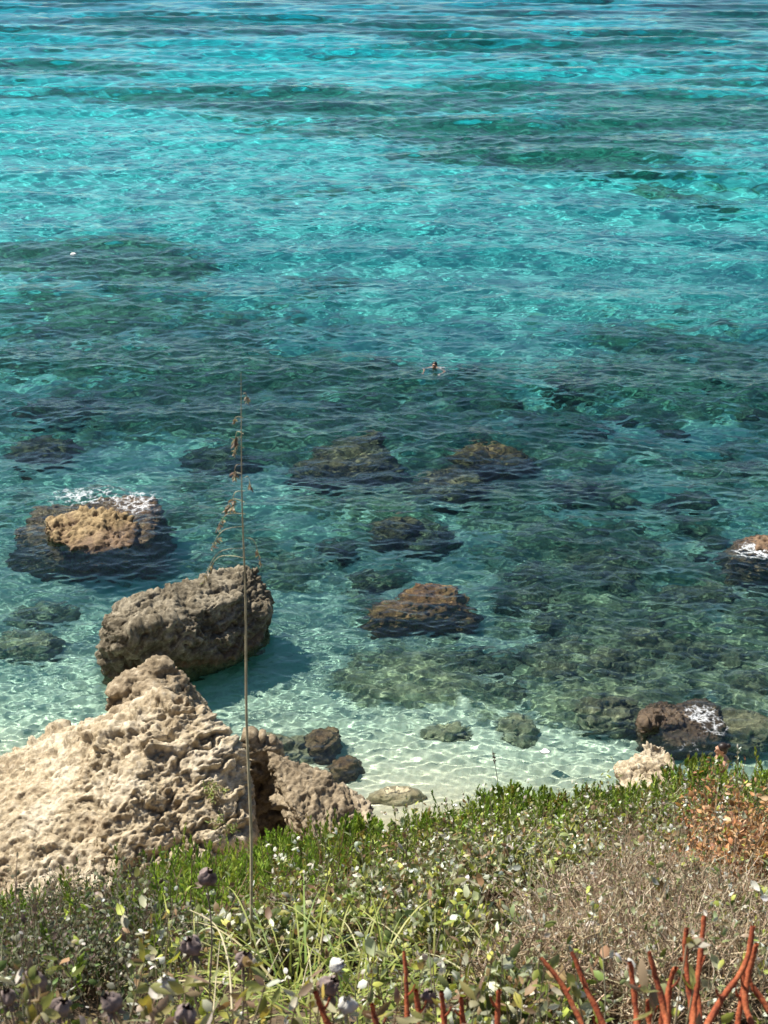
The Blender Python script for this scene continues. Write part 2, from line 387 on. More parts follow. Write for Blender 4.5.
deep = mesh_np('water_depth', np.stack([_g(X+dx*fade), _g(Y+dy*fade), _g(dz*fade)+.035+.004*_g(hh)], 1), grid_faces(len(wy[::2]), len(wu[::2])), M_DEPTH)
tag(deep, 'the tinted body of clear sea water', kind='structure')
def water_z(x, y):
    return waves(np.atleast_1d(np.float64(x)), np.atleast_1d(np.float64(y)), .06)[2]

# ------------------------------------------------------------------ rocks
def remeshed(lumps, voxel, smooth=0):
    """union of convex hulls (lists of points) as one even surface"""
    bm = bmesh.new()
    for pts in lumps:
        b = bmesh.new()
        for p in pts: b.verts.new(p)
        r = bmesh.ops.convex_hull(b, input=b.verts)
        bmesh.ops.delete(b, geom=list({e for e in r['geom_interior']+r['geom_unused'] if isinstance(e, bmesh.types.BMVert)}), context='VERTS')
        bmesh.ops.recalc_face_normals(b, faces=b.faces)
        t = bpy.data.meshes.new('t'); b.to_mesh(t); b.free(); bm.from_mesh(t); bpy.data.meshes.remove(t)
    me = bpy.data.meshes.new('t'); bm.to_mesh(me); bm.free()
    return _remesh(me, voxel, smooth)
def _remesh(me, voxel, smooth):
    o = bpy.data.objects.new('t', me); COL.objects.link(o)
    m = o.modifiers.new('r', 'REMESH'); m.mode = 'VOXEL'; m.voxel_size = voxel
    if smooth:
        s = o.modifiers.new('s', 'SMOOTH'); s.iterations = smooth; s.factor = .5
    dg = bpy.context.evaluated_depsgraph_get(); ev = o.evaluated_get(dg); em = ev.to_mesh()
    V = np.empty(len(em.vertices)*3, np.float32); em.vertices.foreach_get('co', V)
    N = np.empty(len(em.vertices)*3, np.float32); em.vertices.foreach_get('normal', N)
    quads = [tuple(p.vertices) for p in em.polygons]
    F = np.array([q if len(q) == 4 else (q[0], q[1], q[2], q[2]) for q in quads])
    ev.to_mesh_clear(); bpy.data.objects.remove(o); bpy.data.meshes.remove(me)
    return V.reshape(-1,3).astype(float), N.reshape(-1,3).astype(float), F
def karst(V, N, amp=1., big=.25, seed=0., pits=1., bed=(.0,.0,1.)):
    """weathered limestone: lumps, sharp ledges and solution pits"""
    Q = V+seed
    T = np.array([[1,0,.30],[0,1,-.15],[-.28,.15,1]])                  # tilted bedding
    warp = np.stack([fbm(Q*2.2+5, 4), fbm(Q*2.2+15, 4), fbm(Q*2.2+25, 4)], 1)
    q = (Q+warp*.22) @ T.T * np.array([.60,.60,1.9])
    d = 1.5*big*fbm(Q*.6, 4, .5) + .09*amp*fbm(q*1.5, 5, .62, True)
    d = d + .06*amp*(sstep(-.2, .2, fbm(q*2.3+7, 4, .65))-.5)          # ledges
    pit = np.zeros(len(V)); fine = perlin(Q*9)*.25
    for s, a in ((1.3,.24), (.5,.10), (.22,.03)):                        # broken blocks and the cracks between them
        iv, e = cells(q*np.array([1,1,.8])/s+warp*.35+s); d = d + a*amp*(iv-.5)*sstep(0, .12, e) - a*.30*amp*sstep(.09, 0, e)
        pit = np.maximum(pit, .7*sstep(.06, 0, e))
    for s, a in ((.60,.07), (.30,.055), (.15,.045), (.08,.03)):
        wv = worley(q/s+warp*.9)+fine; k = sstep(.50, .10, wv)*sstep(-.2, .2, perlin(q*.9/s*.35+s*91))
        d = d - a*amp*pits*k; pit = np.maximum(pit, k*(1 if a > .04 else .6))
    d = d + .06*amp*fbm(q*6.5, 5, .75, True)
    pit = np.clip(pit + 1.2*np.clip(-fbm(q*6.5, 4, .7, True)+.15, 0, 1), 0, 1)
    return V+N*d[:,None], pit
def rock(name, lumps, m, label, voxel=.04, amp=1., big=.25, seed=0., pits=1., smooth=4, cat='rock', group=None, ztop=None):
    V, N, F = remeshed(lumps, voxel, smooth)
    V, pit = karst(V, N, amp, big, seed, pits)
    if ztop is not None: V[:,2] += ztop-np.percentile(V[:,2], 99)
    c = V.mean(0); c[2] = V[:,2].min()
    o = mesh_np(name, V-c, F, m, attrs={'pit': pit}, loc=c); tag(o, label, cat, group)
    o.cycles.is_caustics_receiver = True
    return o
def v3(*a): return Vector(a)
def down(pts, z, dx=0, dy=0): return [Vector((p.x+dx, p.y+dy, z)) for p in pts]

# big pale rock at the left, its left end outside the frame
ridge = [W(140,699,17.6), W(160,693,17.6), W(190,699,17.4), W(213,722,17.2)]
rock('rock', [
  ridge + [W(232,752,16.9), W(243,790,16.4), W(246,835,15.7), W(200,860,15.2), W(140,868,15.0), W(100,830,15.3)] + down([W(245,800,16.3)], -.3) + down([W(150,700,18.6), W(100,720,19.), W(225,740,18.)], -.4) + down([W(200,870,15.0), W(110,880,14.9)], .2),
  [W(20,768,17.6), W(80,738,17.8), W(125,712,17.8), W(170,705,17.3), W(-120,815,17.5), W(-160,900,15.6), W(0,885,15.1), W(110,878,14.9), W(150,840,15.3)] + [v3(-8.5,19.5,-.4), v3(-4,19.8,-.4), v3(-8,14.5,.2), v3(-3.4,14.5,.2)],
  [W(-60,850,15.6), W(30,835,15.5), W(95,850,15.2), W(110,885,14.7), W(40,898,14.5), W(-60,905,14.6)] + [v3(-7,14.2,.2), v3(-3.6,14.2,.2), v3(-6,16.5,.2)],
 ], M_ROCK, 'huge pale pitted limestone rock filling the left shore', .024, .82, .18, 3.1, smooth=3)
rock('rock', [
  [W(108,708,18.6), W(113,688,18.8), W(132,678,18.9), W(150,659,19.2), W(162,657,19.2), W(180,668,19.1), W(190,690,18.8), W(196,706,18.5), W(150,700,18.4)] + [v3(-4.5,20,-.6), v3(-2.7,20.2,-.6), v3(-4.6,18,-.4), v3(-2.6,18,-.4)],
 ], M_ROCKR, 'knobbly tan rock peeking up behind the huge pale rock', .035, .7, .14, 9.)
rock('rock', [
  [W(268,752,17.3), W(292,764,17.3), W(330,775,17.0), W(352,790,16.8), W(374,808,16.6), W(382,828,16.1), W(330,850,15.4), W(306,835,15.5), W(292,800,16.3)] + [v3(-1.5,18.2,-.4), v3(-.3,17.6,-.4), v3(-.1,15.6,0), v3(-.95,15.0,.0)],
 ], M_ROCKR, 'low brown rugged rock right of the grass stalk at the water edge', .024, .8, .14, 21.)
rock('rock', [
  [W(250,738,17.7), W(272,742,17.7), W(278,770,17.5), W(262,785,17.4), W(246,770,17.5)] + [v3(-2.3,18.2,-.3), v3(-1.5,18.2,-.3), v3(-2.2,17.0,-.2), v3(-1.6,17.0,-.2)],
 ], M_ROCKR, 'narrow dark brown rock squeezed beside the huge pale rock', .03, .9, .12, 27.)
# the long boulder standing in the shallows
rock('boulder', [
  [W(103,634,22.6), W(102,618,22.9), W(112,606,23.3), W(150,596,24.1), W(205,575,24.9), W(238,566,25.3), W(256,568,25.2), W(266,588,25.0), W(269,606,24.5), W(262,628,24.2)]
  + [Z(120,676,0), Z(160,668,0), Z(225,660,0), Z(262,640,0), Z(108,655,0)] + [W(235,600,23.9), W(170,622,23.1), W(118,635,22.4)]
  + down([W(110,640,22.9), W(150,650,22.9), W(245,640,24.4), W(250,600,25.6), W(150,610,24.6)], -1.5),
 ], M_BOULDER, 'long grey brown boulder standing in shallow water behind the shore rocks', .028, .8, .12, 33.)
# the wave-washed rock far left
rock('sea_rock', [
  [W(42,524,28.9), W(50,515,29.4), W(85,509,29.8), W(120,514,29.6), W(140,527,29.2), W(133,546,28.3), W(88,557,27.75), W(56,541,28.2)] + down([W(60,540,28.9), W(120,540,28.9), W(115,515,29.9), W(60,515,29.8)], -.5),
  [Z(18,532,-.6), Z(36,510,-.55), Z(95,498,-.38), Z(148,500,-.12), Z(162,515,-.3), Z(148,541,-.22), Z(110,558,-.8), Z(58,562,-.95)] + [v3(*Z(90,530,-.1).xy, -2.6) + v3(a,b,0) for a, b in ((-2,-1),(2,-1),(-2,1.4),(2,1.4))],
 ], M_SEAROCK, 'honey coloured wave washed rock with white foam behind it', .04, .9, .10, 41.)
rock('sea_rock', [
  [Z(742,546,-.1), W(745,536,28.7), W(757,533,28.9), W(775,533,28.8), W(790,545,28.3), W(768,549,28.0), Z(800,560,-.2)] + [v3(*Z(768,545,-.1).xy, -2.2) + v3(a,b,0) for a, b in ((-1.2,-.8),(1.2,-.8),(-1,1),(1,1))],
 ], M_SEAROCK, 'orange brown rock tip breaking the surface at the right edge', .04, .7, .08, 47.)
rock('sea_rock', [
  [W(642,724,20.6), W(650,709,21.55), W(666,704,21.6), W(678,713,21.3), W(684,724,20.9), Z(644,738,-.1)] + [v3(*Z(662,722,-.1).xy, -1.0) + v3(a,b,0) for a, b in ((-.5,-.4),(.7,-.4),(-.4,.6),(.7,.6))],
  [Z(650,735,-.12), Z(672,712,-.05), W(700,704,21.95), W(716,708,21.8), W(722,722,21.0), Z(715,738,-.15), Z(680,744,-.2)] + [v3(*Z(690,725,-.1).xy, -1.0) + v3(a,b,0) for a, b in ((-.8,-.4),(.7,-.4),(-.6,.6),(.7,.6))],
 ], M_WETROCK, 'wet brown rock with a pale hump and water running over it', .024, .9, .12, 53., ztop=.15)
rock('rock', [
  [W(618,766,17.6), W(632,755,17.9), W(645,745,18.2), W(664,742,18.3), W(672,755,18.0), W(674,790,16.9), W(620,790,16.9)] + [v3(4.3,18.4,-.4), v3(4.9,18.6,-.4), v3(4.05,16.9,0), v3(4.75,16.9,0)],
 ], M_ROCK, 'small golden craggy rock peeking over the green shrubs', .018, .9, .10, 59., cat='rock')

# stones lying just under the surface, each traced from the photograph
def sub_rock(name, px, py, rx, ry, top, m, label, seed, voxel=.045, amp=.9, group=None, ang=0.):
    top = top-(.66 if py < 540 else .34 if py < 690 else .0)
    c = Z(px, py, top); rng = random.Random(seed); mpp = (Z(px+1, py, top)-c).length; mpy = (Z(px, py-1, top)-c).length
    bz = min(bed_z(c.x, c.y), top-.25)-.15
    pts = []
    for k in range(14):
        a = k/14*6.283; e = rng.uniform(.85, 1.1)
        e *= rng.uniform(.75, 1.1); q = Vector((math.cos(a)*rx*mpp*e, math.sin(a)*ry*mpy*e, 0))
        q = Matrix.Rotation(ang, 3, 'Z') @ q
        pts.append(c+q*.62+v3(0,0,rng.uniform(-.35,.0)*(-top+.25))); pts.append(v3(c.x+q.x, c.y+q.y, (top*.6+bz*.4))); pts.append(v3(c.x+q.x*1.12, c.y+q.y*1.12, bz))
    return rock(name, [pts], m, label, voxel, amp, min(.30, rx*mpp*.28), seed*1.7, .8, 3, group=group, ztop=top)
SUBS = [
 (345,452,52,24,-.30,M_BROWNWEED,'wide brown underwater boulder left of centre, below the swimmer'),
 (368,436,22,10,-.35,M_BROWNWEED,'small brown hump at the back of the wide underwater boulder'),
 (490,447,42,13,-.35,M_RUST,'long reddish brown sunken rock just below the swimmer'),
 (450,472,36,16,-.35,M_BROWNWEED,'round dark brown sunken rock in front of the long reddish one'),
 (222,450,36,14,-.9,M_REEF,'dim green grey sunken rock behind the seed heads of the grass stalk'),
 (42,438,30,13,-.7,M_BROWNWEED,'dim brown sunken rock near the left edge, beyond the foam'),
 (60,402,40,12,-1.2,M_REEF,'faint far sunken rock near the left edge'),
 (395,521,30,12,-.22,M_BROWNWEED,'tapering brown rock just awash in the middle of the bay'),
 (432,527,24,14,-.5,M_REEF,'dark sunken stone touching the tapering brown rock'),
 (437,592,44,18,-.0,M_RUST,'rust coloured rock almost breaking the surface in mid bay'),
 (400,608,30,14,-.3,M_RUST,'brown sunken shoulder left of the rust coloured rock'),
 (26,638,36,13,-.42,M_OLIVE,'flat olive sunken rock at the left edge beyond the pale boulder'),
 (40,610,34,12,-.8,M_OLIVE,'dim sunken rock behind the flat olive one at the left edge'),
 (323,735,15,13,-.05,M_BROWNWEED,'round brown stone in the shallows, the farther of two'),
 (344,762,12,10,-.02,M_BROWNWEED,'small brown stone in the shallows nearest the rugged rock'),
 (278,742,34,14,-.10,M_OLIVE,'flat mottled rock shelf awash beside the grass stalk'),
 (516,724,18,15,-.50,M_OLIVE,'olive stone lying alone on pale sand in clear shallows'),
 (452,728,26,9,-.50,M_OLIVE,'low olive stones on pale sand left of the lone olive stone'),
 (398,655,44,14,-.75,M_REEF,'broad dark sunken rock left of centre in front of the rust rock'),
 (474,660,44,16,-.7,M_REEF,'broad dark sunken rock right of the first broad one'),
 (365,672,28,12,-.7,M_REEF,'dark sunken stone at the sandy edge of the reef'),
 (500,688,28,10,-.6,M_REEF,'thin dark sunken ledge pointing at the shore'),
 (560,650,40,20,-.6,M_REEF,'green grey sunken rock left of the dark reef tongue'),
 (612,706,34,18,-.35,M_REEF,'brown reef tongue reaching toward the shore rocks'),
 (610,655,36,22,-.4,M_REEF,'brown flecked sunken rock in the middle of the reef tongue'),
 (655,640,40,18,-.5,M_REEF,'mottled sunken rock right of the reef tongue'),
 (745,722,34,16,-.18,M_REEF,'olive brown rock awash at the right edge by the bather'),
 (720,650,40,18,-.6,M_REEF,'mottled sunken rock near the right edge of the reef'),
 (600,560,40,16,-.9,M_REEF,'grey green sunken rock inside the upper reef'),
 (690,590,44,16,-.8,M_REEF,'grey green sunken rock toward the right of the reef'),
 (530,590,34,14,-.9,M_REEF,'mottled sunken rock right of the rust coloured rock'),
 (560,615,36,12,-.8,M_REEF,'pale flecked sunken ledge right below the rust coloured rock'),
]
for i, (px, py, rx, ry, top, m, lab) in enumerate(SUBS):
    sub_rock('sunken_rock', px, py, rx, ry, top, m, lab, 100+i, voxel=.035 if py > 690 else .05)
sub_rock('sand_ledge', 398, 791, 34, 8, .02, M_PALE, 'pale yellow rock ledge at the waterline in front of the rugged rock', 301, .03, .35)

# loose stones of the reef: six shapes, copied
rs = random.Random(5); protos = []
for k in range(6):
    pts = [Vector((rs.gauss(0,1), rs.gauss(0,1), rs.gauss(0,1))).normalized()*rs.uniform(.8,1) for _ in range(24)]
    pts = [Vector((p.x, p.y*.8, p.z*.55)) for p in pts]
    V, N, F = remeshed([pts], .085, 3); V, pit = karst(V, N, 1.1, .25, k*7.7, 1.)
    me = mesh_np('reef_stone', V, F, M_REEF, attrs={'pit': pit}); me.cycles.is_caustics_receiver = True; protos.append(me)
n_st = 0; used = set()
while n_st < 150:
    px = rs.uniform(330, 800); py = rs.uniform(360, 700)
    if px < 540 and py < 560 and rs.random() < .5: continue
    if px < 450 and py > 620: continue
    if reef_field(np.array([Z(px,py).x]), np.array([Z(px,py).y]))[0] < .05: continue
    c = Z(px, py, -1.4); bz = bed_z(c.x, c.y); c = Z(px, py, bz); s = rs.uniform(.22, .62)
    k = rs.randrange(6); o = protos[k] if k not in used else protos[k].copy()
    if k in used: COL.objects.link(o)
    used.add(k)
    o.location = (c.x, c.y, bz+s*.2); o.rotation_euler = (rs.uniform(-.2,.2), rs.uniform(-.2,.2), rs.uniform(0,6.28)); o.scale = (s, s, s*rs.uniform(.8,1.2))
    tag(o, 'weed covered loose stone lying on the dark underwater reef', 'stone', 'loose stones of the reef'); n_st += 1
for k in range(6):
    if k not in used: bpy.data.objects.remove(protos[k])

# ------------------------------------------------------------------ foam on the water
def foam(name, px, py, rx, ry, dens, label, ang=0., seed=0, z0=0.):
    c = Z(px, py, 0); mpp = (Z(px+1, py)-c).length; mpy = (Z(px, py-1)-c).length
    n = 60; g = np.linspace(-1, 1, n); A, B = np.meshgrid(g, g)
    A, B = A.ravel(), B.ravel(); r = np.sqrt(A*A+B*B)
    ca, sa = math.cos(ang), math.sin(ang)
    a = A*rx*mpp; b = B*ry*mpy
    X = c.x + a*ca - b*sa; Y = c.y + a*sa + b*ca
    zz = waves(X, Y, .06)[2] + .012 + z0 + .02*np.abs(fbm(np.stack([X*5, Y*5, X*0+seed], 1), 3))
    d = dens*sstep(1.0, .25, r+.35*fbm(np.stack([X*2.2, Y*2.2, X*0+seed], 1), 3))
    o = mesh_np(name, np.stack([X, Y, zz], 1), grid_faces(n, n), M_FOAM, attrs={'dens': d})
    tag(o, label, kind='stuff')
foam('foam', 84, 502, 70, 15, .90, 'white foam draining off the back of the washed rock', .06, 1, .10)
foam('foam', 138, 509, 42, 20, .90, 'white foam at the right shoulder of the washed rock', .2, 2, .12)
foam('foam', 758, 551, 42, 15, 1.08, 'white foam around the rock tip at the right edge', -.1, 3)
foam('foam', 704, 724, 34, 34, .88, 'white water running over the wet brown rock', .3, 4, .12)
foam('foam', 690, 748, 26, 10, .6, 'thin foam below the wet brown rock', .2, 5)
foam('foam', 441, 370, 22, 6, .75, 'small splash around the swimmer', 0, 6)
foam('foam', 470, 783, 120, 5, .5, 'thin lace of foam along the water edge', 0.0, 7)

# ------------------------------------------------------------------ the vegetated slope under the camera
def crest_y(px): return np.interp(px, [-400,0,120,200,260,380,450,540,620,680,768,1200], [918,918,904,880,854,836,812,800,782,776,778,778])
CY = 7.2
def tan_of(py): return np.tan(PITCH+np.arctan((py-512)/FPX))
def canopy(x, y):
    """height of the top of the plants"""
    x = np.asarray(x, float); y = np.asarray(y, float)
    px = 384 + FPX*x/(CY*1.30)
    zc = CAMH - CY*tan_of(crest_y(px)); z0 = CAMH-1.66+.0*x
    t = (y-1.5)/(CY-1.5)
    z = z0 + (zc-z0)*t + .10*np.sin(np.clip(t,0,1)*math.pi)
    over = np.maximum(y-CY, 0); z = z - over*1.1 - over**2*.35
    z = np.where(y < 1.5, z0+(1.5-y)*.35, z)
    return z
def ground(x, y, veg=.26):
    x = np.asarray(x, float); y = np.asarray(y, float)
    sh = x.shape; P = np.stack([x.ravel(), y.ravel(), x.ravel()*0], 1)
    g = canopy(x, y) - veg + (fbm(P*.7, 3)*.10 + fbm(P*3, 2)*.03).reshape(sh)
    return g
gy = np.concatenate([np.linspace(-30, .5, 30), np.arange(.6, 13.5, .07)]); gx = np.concatenate([np.linspace(-60,-9,30), np.arange(-8.9, 9, .1), np.linspace(9.1,60,30)])
Yg, Xg = np.meshgrid(gy, gx, indexing='ij')
Zg = np.maximum(ground(Xg.ravel(), Yg.ravel()), -1.0)
slope = mesh_np('slope', np.stack([Xg.ravel(), Yg.ravel(), Zg], 1), grid_faces(len(gy), len(gx)), M_SOIL)
tag(slope, 'dry soil slope falling steeply from the path to the beach', kind='structure')

rv = np.random.RandomState(3)
def unit(v): return v/np.maximum(np.linalg.norm(v, axis=1), 1e-9)[:,None]
class Plants:
    """collects leaves and stems, then links them as one mesh per material"""
    def __init__(s): s.V=[]; s.F=[]; s.C=[]; s.n=0; s.sV=[]; s.sF=[]; s.sC=[]; s.sn=0
    def leaves(s, P, D, L, Wd, C, curl=.25):
        n = len(P); D = unit(D); side = unit(np.cross(D, rv.normal(size=(n,3)))); N = np.cross(side, D)
        T = [(0,0,0),(.33,0,-.1),(.68,0,-.06),(1,0,.25),(.3,-.42,.06),(.7,-.36,.1),(.3,.42,.06),(.7,.36,.1)]
        v = np.empty((n,8,3)); cu = curl*rv.uniform(-.5,1,n)
        for i, (t, q, k) in enumerate(T):
            v[:,i] = P + D*(t*L)[:,None] + side*(q*Wd)[:,None] + N*((k*Wd)+(t*t*cu*L))[:,None]
        f = np.array([(0,6,1),(0,1,4),(1,6,7),(1,7,2),(1,2,5),(1,5,4),(2,7,3),(2,3,5)])
        F = (f[None]+np.arange(n)[:,None,None]*8).reshape(-1,3)+s.n
        s.V.append(v.reshape(-1,3)); s.F.append(F); s.C.append(np.repeat(C, 8, axis=0)); s.n += n*8
    def blades(s, P0, D, L, Wd, C, droop=.6, seg=6):
        n = len(P0); D = unit(D); side = unit(np.cross(D, np.array([[0,0,1.]])+rv.normal(size=(n,3))*.1))
        v = np.empty((n, seg+1, 2, 3))
        for i in range(seg+1):
            t = i/seg; c = P0 + D*(t*L)[:,None]; c[:,2] -= droop*L*t**2.2; w_ = Wd*(1-t**1.6)*.5+.0003
            v[:,i,0] = c-side*w_[:,None]; v[:,i,1] = c+side*w_[:,None]
        q = []
        for i in range(seg):
            a = i*2; q += [(a, a+1, a+3), (a, a+3, a+2)]
        m = (seg+1)*2
        F = (np.array(q)[None]+np.arange(n)[:,None,None]*m).reshape(-1,3)+s.n
        s.V.append(v.reshape(-1,3)); s.F.append(F); s.C.append(np.repeat(C, m, axis=0)); s.n += n*m
    def stems(s, pts, rad, C):
        """pts (n,m,3), rad (n,m)"""
        n, m = pts.shape[:2]; d = unit(pts[:,-1]-pts[:,0]); a = unit(np.cross(d, rv.normal(size=(n,3)))); b = np.cross(d, a)
        v = np.empty((n,m,3,3))
        for k in range(3):
            th = k*2.0944; o = a*math.cos(th)+b*math.sin(th); v[:,:,k] = pts + o[:,None,:]*rad[:,:,None]
        q = []
        for i in range(m-1):
            for k in range(3):
                a0 = i*3+k; a1 = i*3+(k+1)%3; q += [(a0, a1, a1+3), (a0, a1+3, a0+3)]
        F = (np.array(q)[None]+np.arange(n)[:,None,None]*m*3).reshape(-1,3)+s.sn
        s.sV.append(v.reshape(-1,3)); s.sF.append(F); s.sC.append(np.repeat(C, m*3, axis=0)); s.sn += n*m*3
    def build(s, root, leafname='foliage', stemname='stems'):
        out = []; loc = np.array(root.location) if root else np.zeros(3)
        if s.V: out.append(mesh_np(leafname, np.concatenate(s.V)-loc, np.concatenate(s.F), M_LEAF, root, True, np.concatenate(s.C)))
        if s.sV: out.append(mesh_np(stemname, np.concatenate(s.sV)-loc, np.concatenate(s.sF), M_STEM, root, True, np.concatenate(s.sC)))
        return out
def pal(n, entries, var=.25):
    w_ = np.array([e[0] for e in entries], float); k = rv.choice(len(entries), n, p=w_/w_.sum())
    c = np.array([e[1] for e in entries])[k]; return np.clip(c*1.15*(1+var*rv.uniform(-1,1,(n,1)))*(1+.08*rv.uniform(-1,1,(n,3))), .004, .9)
SILVER = [(4,(.19,.21,.09)), (3,(.33,.34,.21)), (2.3,(.55,.55,.44)), (2.5,(.34,.35,.07)), (2.2,(.26,.17,.09)), (2,(.09,.12,.03))]
YELLOWG = [(4,(.25,.28,.06)), (3,(.15,.19,.05)), (1,(.40,.40,.22)), (2,(.20,.13,.07)), (1.,(.42,.43,.36))]
GREEN = [(5,(.12,.18,.025)), (4,(.18,.27,.035)), (2,(.28,.36,.06)), (.9,(.25,.2,.05))]
DARKG = [(4,(.10,.11,.06)), (3,(.15,.15,.10)), (2,(.13,.09,.07)), (2,(.08,.13,.03)), (.8,(.33,.33,.28))]
ORANGE = [(4,(.42,.21,.09)), (3,(.55,.35,.19)), (3,(.26,.12,.06))]
DRYC = [(4,(.36,.27,.17)), (3,(.20,.14,.09)), (2.5,(.58,.48,.34))]
def shoots(pl, base, tip, kind, lw=1.0):
    """stems from base to tip with leaves of the kind"""
    n = len(base); m = 4; t = np.linspace(0,1,m)[None,:,None]
    bow = rv.normal(size=(n,1,3))*.03*np.sin(t*math.pi)
    pts = base[:,None]+(tip-base)[:,None]*t + bow
    d = tip-base; ln = np.linalg.norm(d, axis=1)
    if kind in ('silver','yellow','dark','orange'):
        P_ = {'silver':SILVER,'yellow':YELLOWG,'dark':DARKG,'orange':ORANGE}[kind]
        rad = np.linspace(1,.45,m)[None]*rv.uniform(.0012,.0022,(n,1)); pl.stems(pts, rad, pal(n, [(2,(.2,.15,.1)),(1,(.3,.27,.18))]))
        shade1 = rv.uniform(.65,1.3,(n,1)); K = 9 if kind != 'dark' else 12; sz = {'silver':.028,'yellow':.027,'dark':.018,'orange':.027}[kind]*lw*rv.uniform(.65,1.35,n)
        for k in range(K):
            f = .25+.75*(k+.5)/K; f = np.clip(f+rv.uniform(-.04,.04,n), 0, 1)
            p = base + d*f[:,None]; seg = np.clip((f*(m-1)).astype(int), 0, m-2); fr = f*(m-1)-seg
            p = pts[np.arange(n),seg]*(1-fr)[:,None]+pts[np.arange(n),seg+1]*fr[:,None]
            L = sz*rv.uniform(.6,1.2,n); pl.leaves(p, unit(d)*.45+unit(rv.normal(size=(n,3)))*.9+np.array([0,0,.15]), L, L*rv.uniform(.42,.7,n), np.clip(pal(n, P_)*shade1, .004, .9))
    elif kind == 'green':
        rad = np.linspace(1,.6,m)[None]*rv.uniform(.002,.003,(n,1)); pl.stems(pts, rad, pal(n, [(1,(.16,.2,.07)),(1,(.25,.17,.1))]))
        shade = pal(n, GREEN)
        for k in range(22):
            f = .5+.5*(k+.5)/22; p = base+d*f; L = rv.uniform(.020,.036,n)*lw
            out = unit(rv.normal(size=(n,3))*np.array([1,1,.35]))
            pl.leaves(p, unit(d)*(.35+.5*f)+out*1.1*(1.25-f)+np.array([0,0,.12]), L, L*rv.uniform(.30,.46,n), np.clip(shade*rv.uniform(.75,1.3,(n,1)),0,1), .15)
    elif kind == 'twig':
        rad = np.linspace(1,.5,m)[None]*rv.uniform(.0016,.0032,(n,1)); pl.stems(pts, rad, pal(n, DRYC))
        for k in range(8):
            f = rv.uniform(.2,1,n); p = base+d*f[:,None]; q = p+(unit(d)*.5+unit(rv.normal(size=(n,3)))*.7)*(rv.uniform(.04,.11,n))[:,None]
            s2 = p[:,None]+(q-p)[:,None]*np.linspace(0,1,3)[None,:,None]; s2[:,1] += rv.normal(size=(n,3))*.006
            pl.stems(s2, np.linspace(1,.5,3)[None]*rv.uniform(.001,.002,(n,1)), pal(n, DRYC))
            if k < 4: L = rv.uniform(.009,.019,n); pl.leaves(q, rv.normal(size=(n,3)), L, L*.6, pal(n, [(2,(.3,.25,.16)),(1,(.45,.43,.36)),(1.2,(.2,.22,.1))]))
def kind_at(px, py):
    """which plant grows where the photograph shows it"""
    c = crest_y(px); b = py-c
    if 900 > px > 690 and 28 < b < 75: return 'orange' if rv.rand() < .85 else 'silver'
    if b < 26 and px > 380: return 'green' if rv.rand() < .6 else 'silver'
    if 150 < px < 400 and b < 32: return 'green'
    if px < 170 and b < 60: return 'dark' if rv.rand() < .8 else 'green'
    if px < 170: return 'dark' if rv.rand() < .5 else 'silver'
    if px > 545 and 55 < b < 190: return ['twig','silver','yellow'][rv.choice(3, p=[.5,.35,.15])]
    if px > 480 and 30 < b < 200: return ['silver','twig','yellow'][rv.choice(3, p=[.55,.25,.2])]
    if 200 < px < 540 and py > 915: return ['yellow','silver','grass'][rv.choice(3, p=[.4,.3,.3])]
    return 'silver' if rv.rand() < .62 else 'yellow'

# ground cover mat: nobody could count its shoots
cover = Plants(); cand = []
n_try = 50000
yy = 1.2 + (8.6-1.2)*rv.rand(n_try)**.8; hw = 2.9+.60*yy; xx = (rv.rand(n_try)*2-1)*hw
gz = ground(xx, yy); ppx, ppy = proj(xx, yy, gz+.2)
clump = fbm(np.stack([xx*2.1, yy*2.1, xx*0+8], 1), 4, .5)*1.25; fine = fbm(np.stack([xx*5, yy*5, xx*0+3], 1), 2)
dens = sstep(-.22, .16, clump+.6*fine); keep = rv.rand(n_try) < (.06+.94*dens)*np.where(np.abs(xx) > .75+.52*yy, .8, 1.)
kinds = np.array([kind_at(a, b) for a, b in zip(ppx, ppy)])
hgt = (.07+.33*sstep(-.30,.40,clump+.4*fine))*rv.uniform(.55,1.15,n_try)
thin = {'silver':.62,'yellow':.6,'dark':.8,'green':.0,'orange':0.,'twig':.0,'grass':0.}
for kd in ('silver','yellow','dark','green','twig','orange'):
    pr = {'silver':.62,'yellow':.6,'dark':.75,'green':.34,'twig':.16,'orange':.8}[kd]
    i = np.where(keep & (kinds == kd) & (rv.rand(n_try) < pr))[0]
    if not len(i): continue
    base = np.stack([xx[i], yy[i], gz[i]-.01], 1); lean = rv.normal(size=(len(i),3))*.06; lean[:,2] = 0; lean[:,1] += .02
    tip = base+lean; tip[:,2] += hgt[i]
    shoots(cover, base, tip, kd)
cobj = cover.build(None, 'ground_cover', 'ground_cover')
tag(cobj[0], 'mixed silvery and yellowish low leaves covering the slope', kind='stuff'); tag(cobj[1], 'thin stems of the low plants covering the slope', kind='stuff')

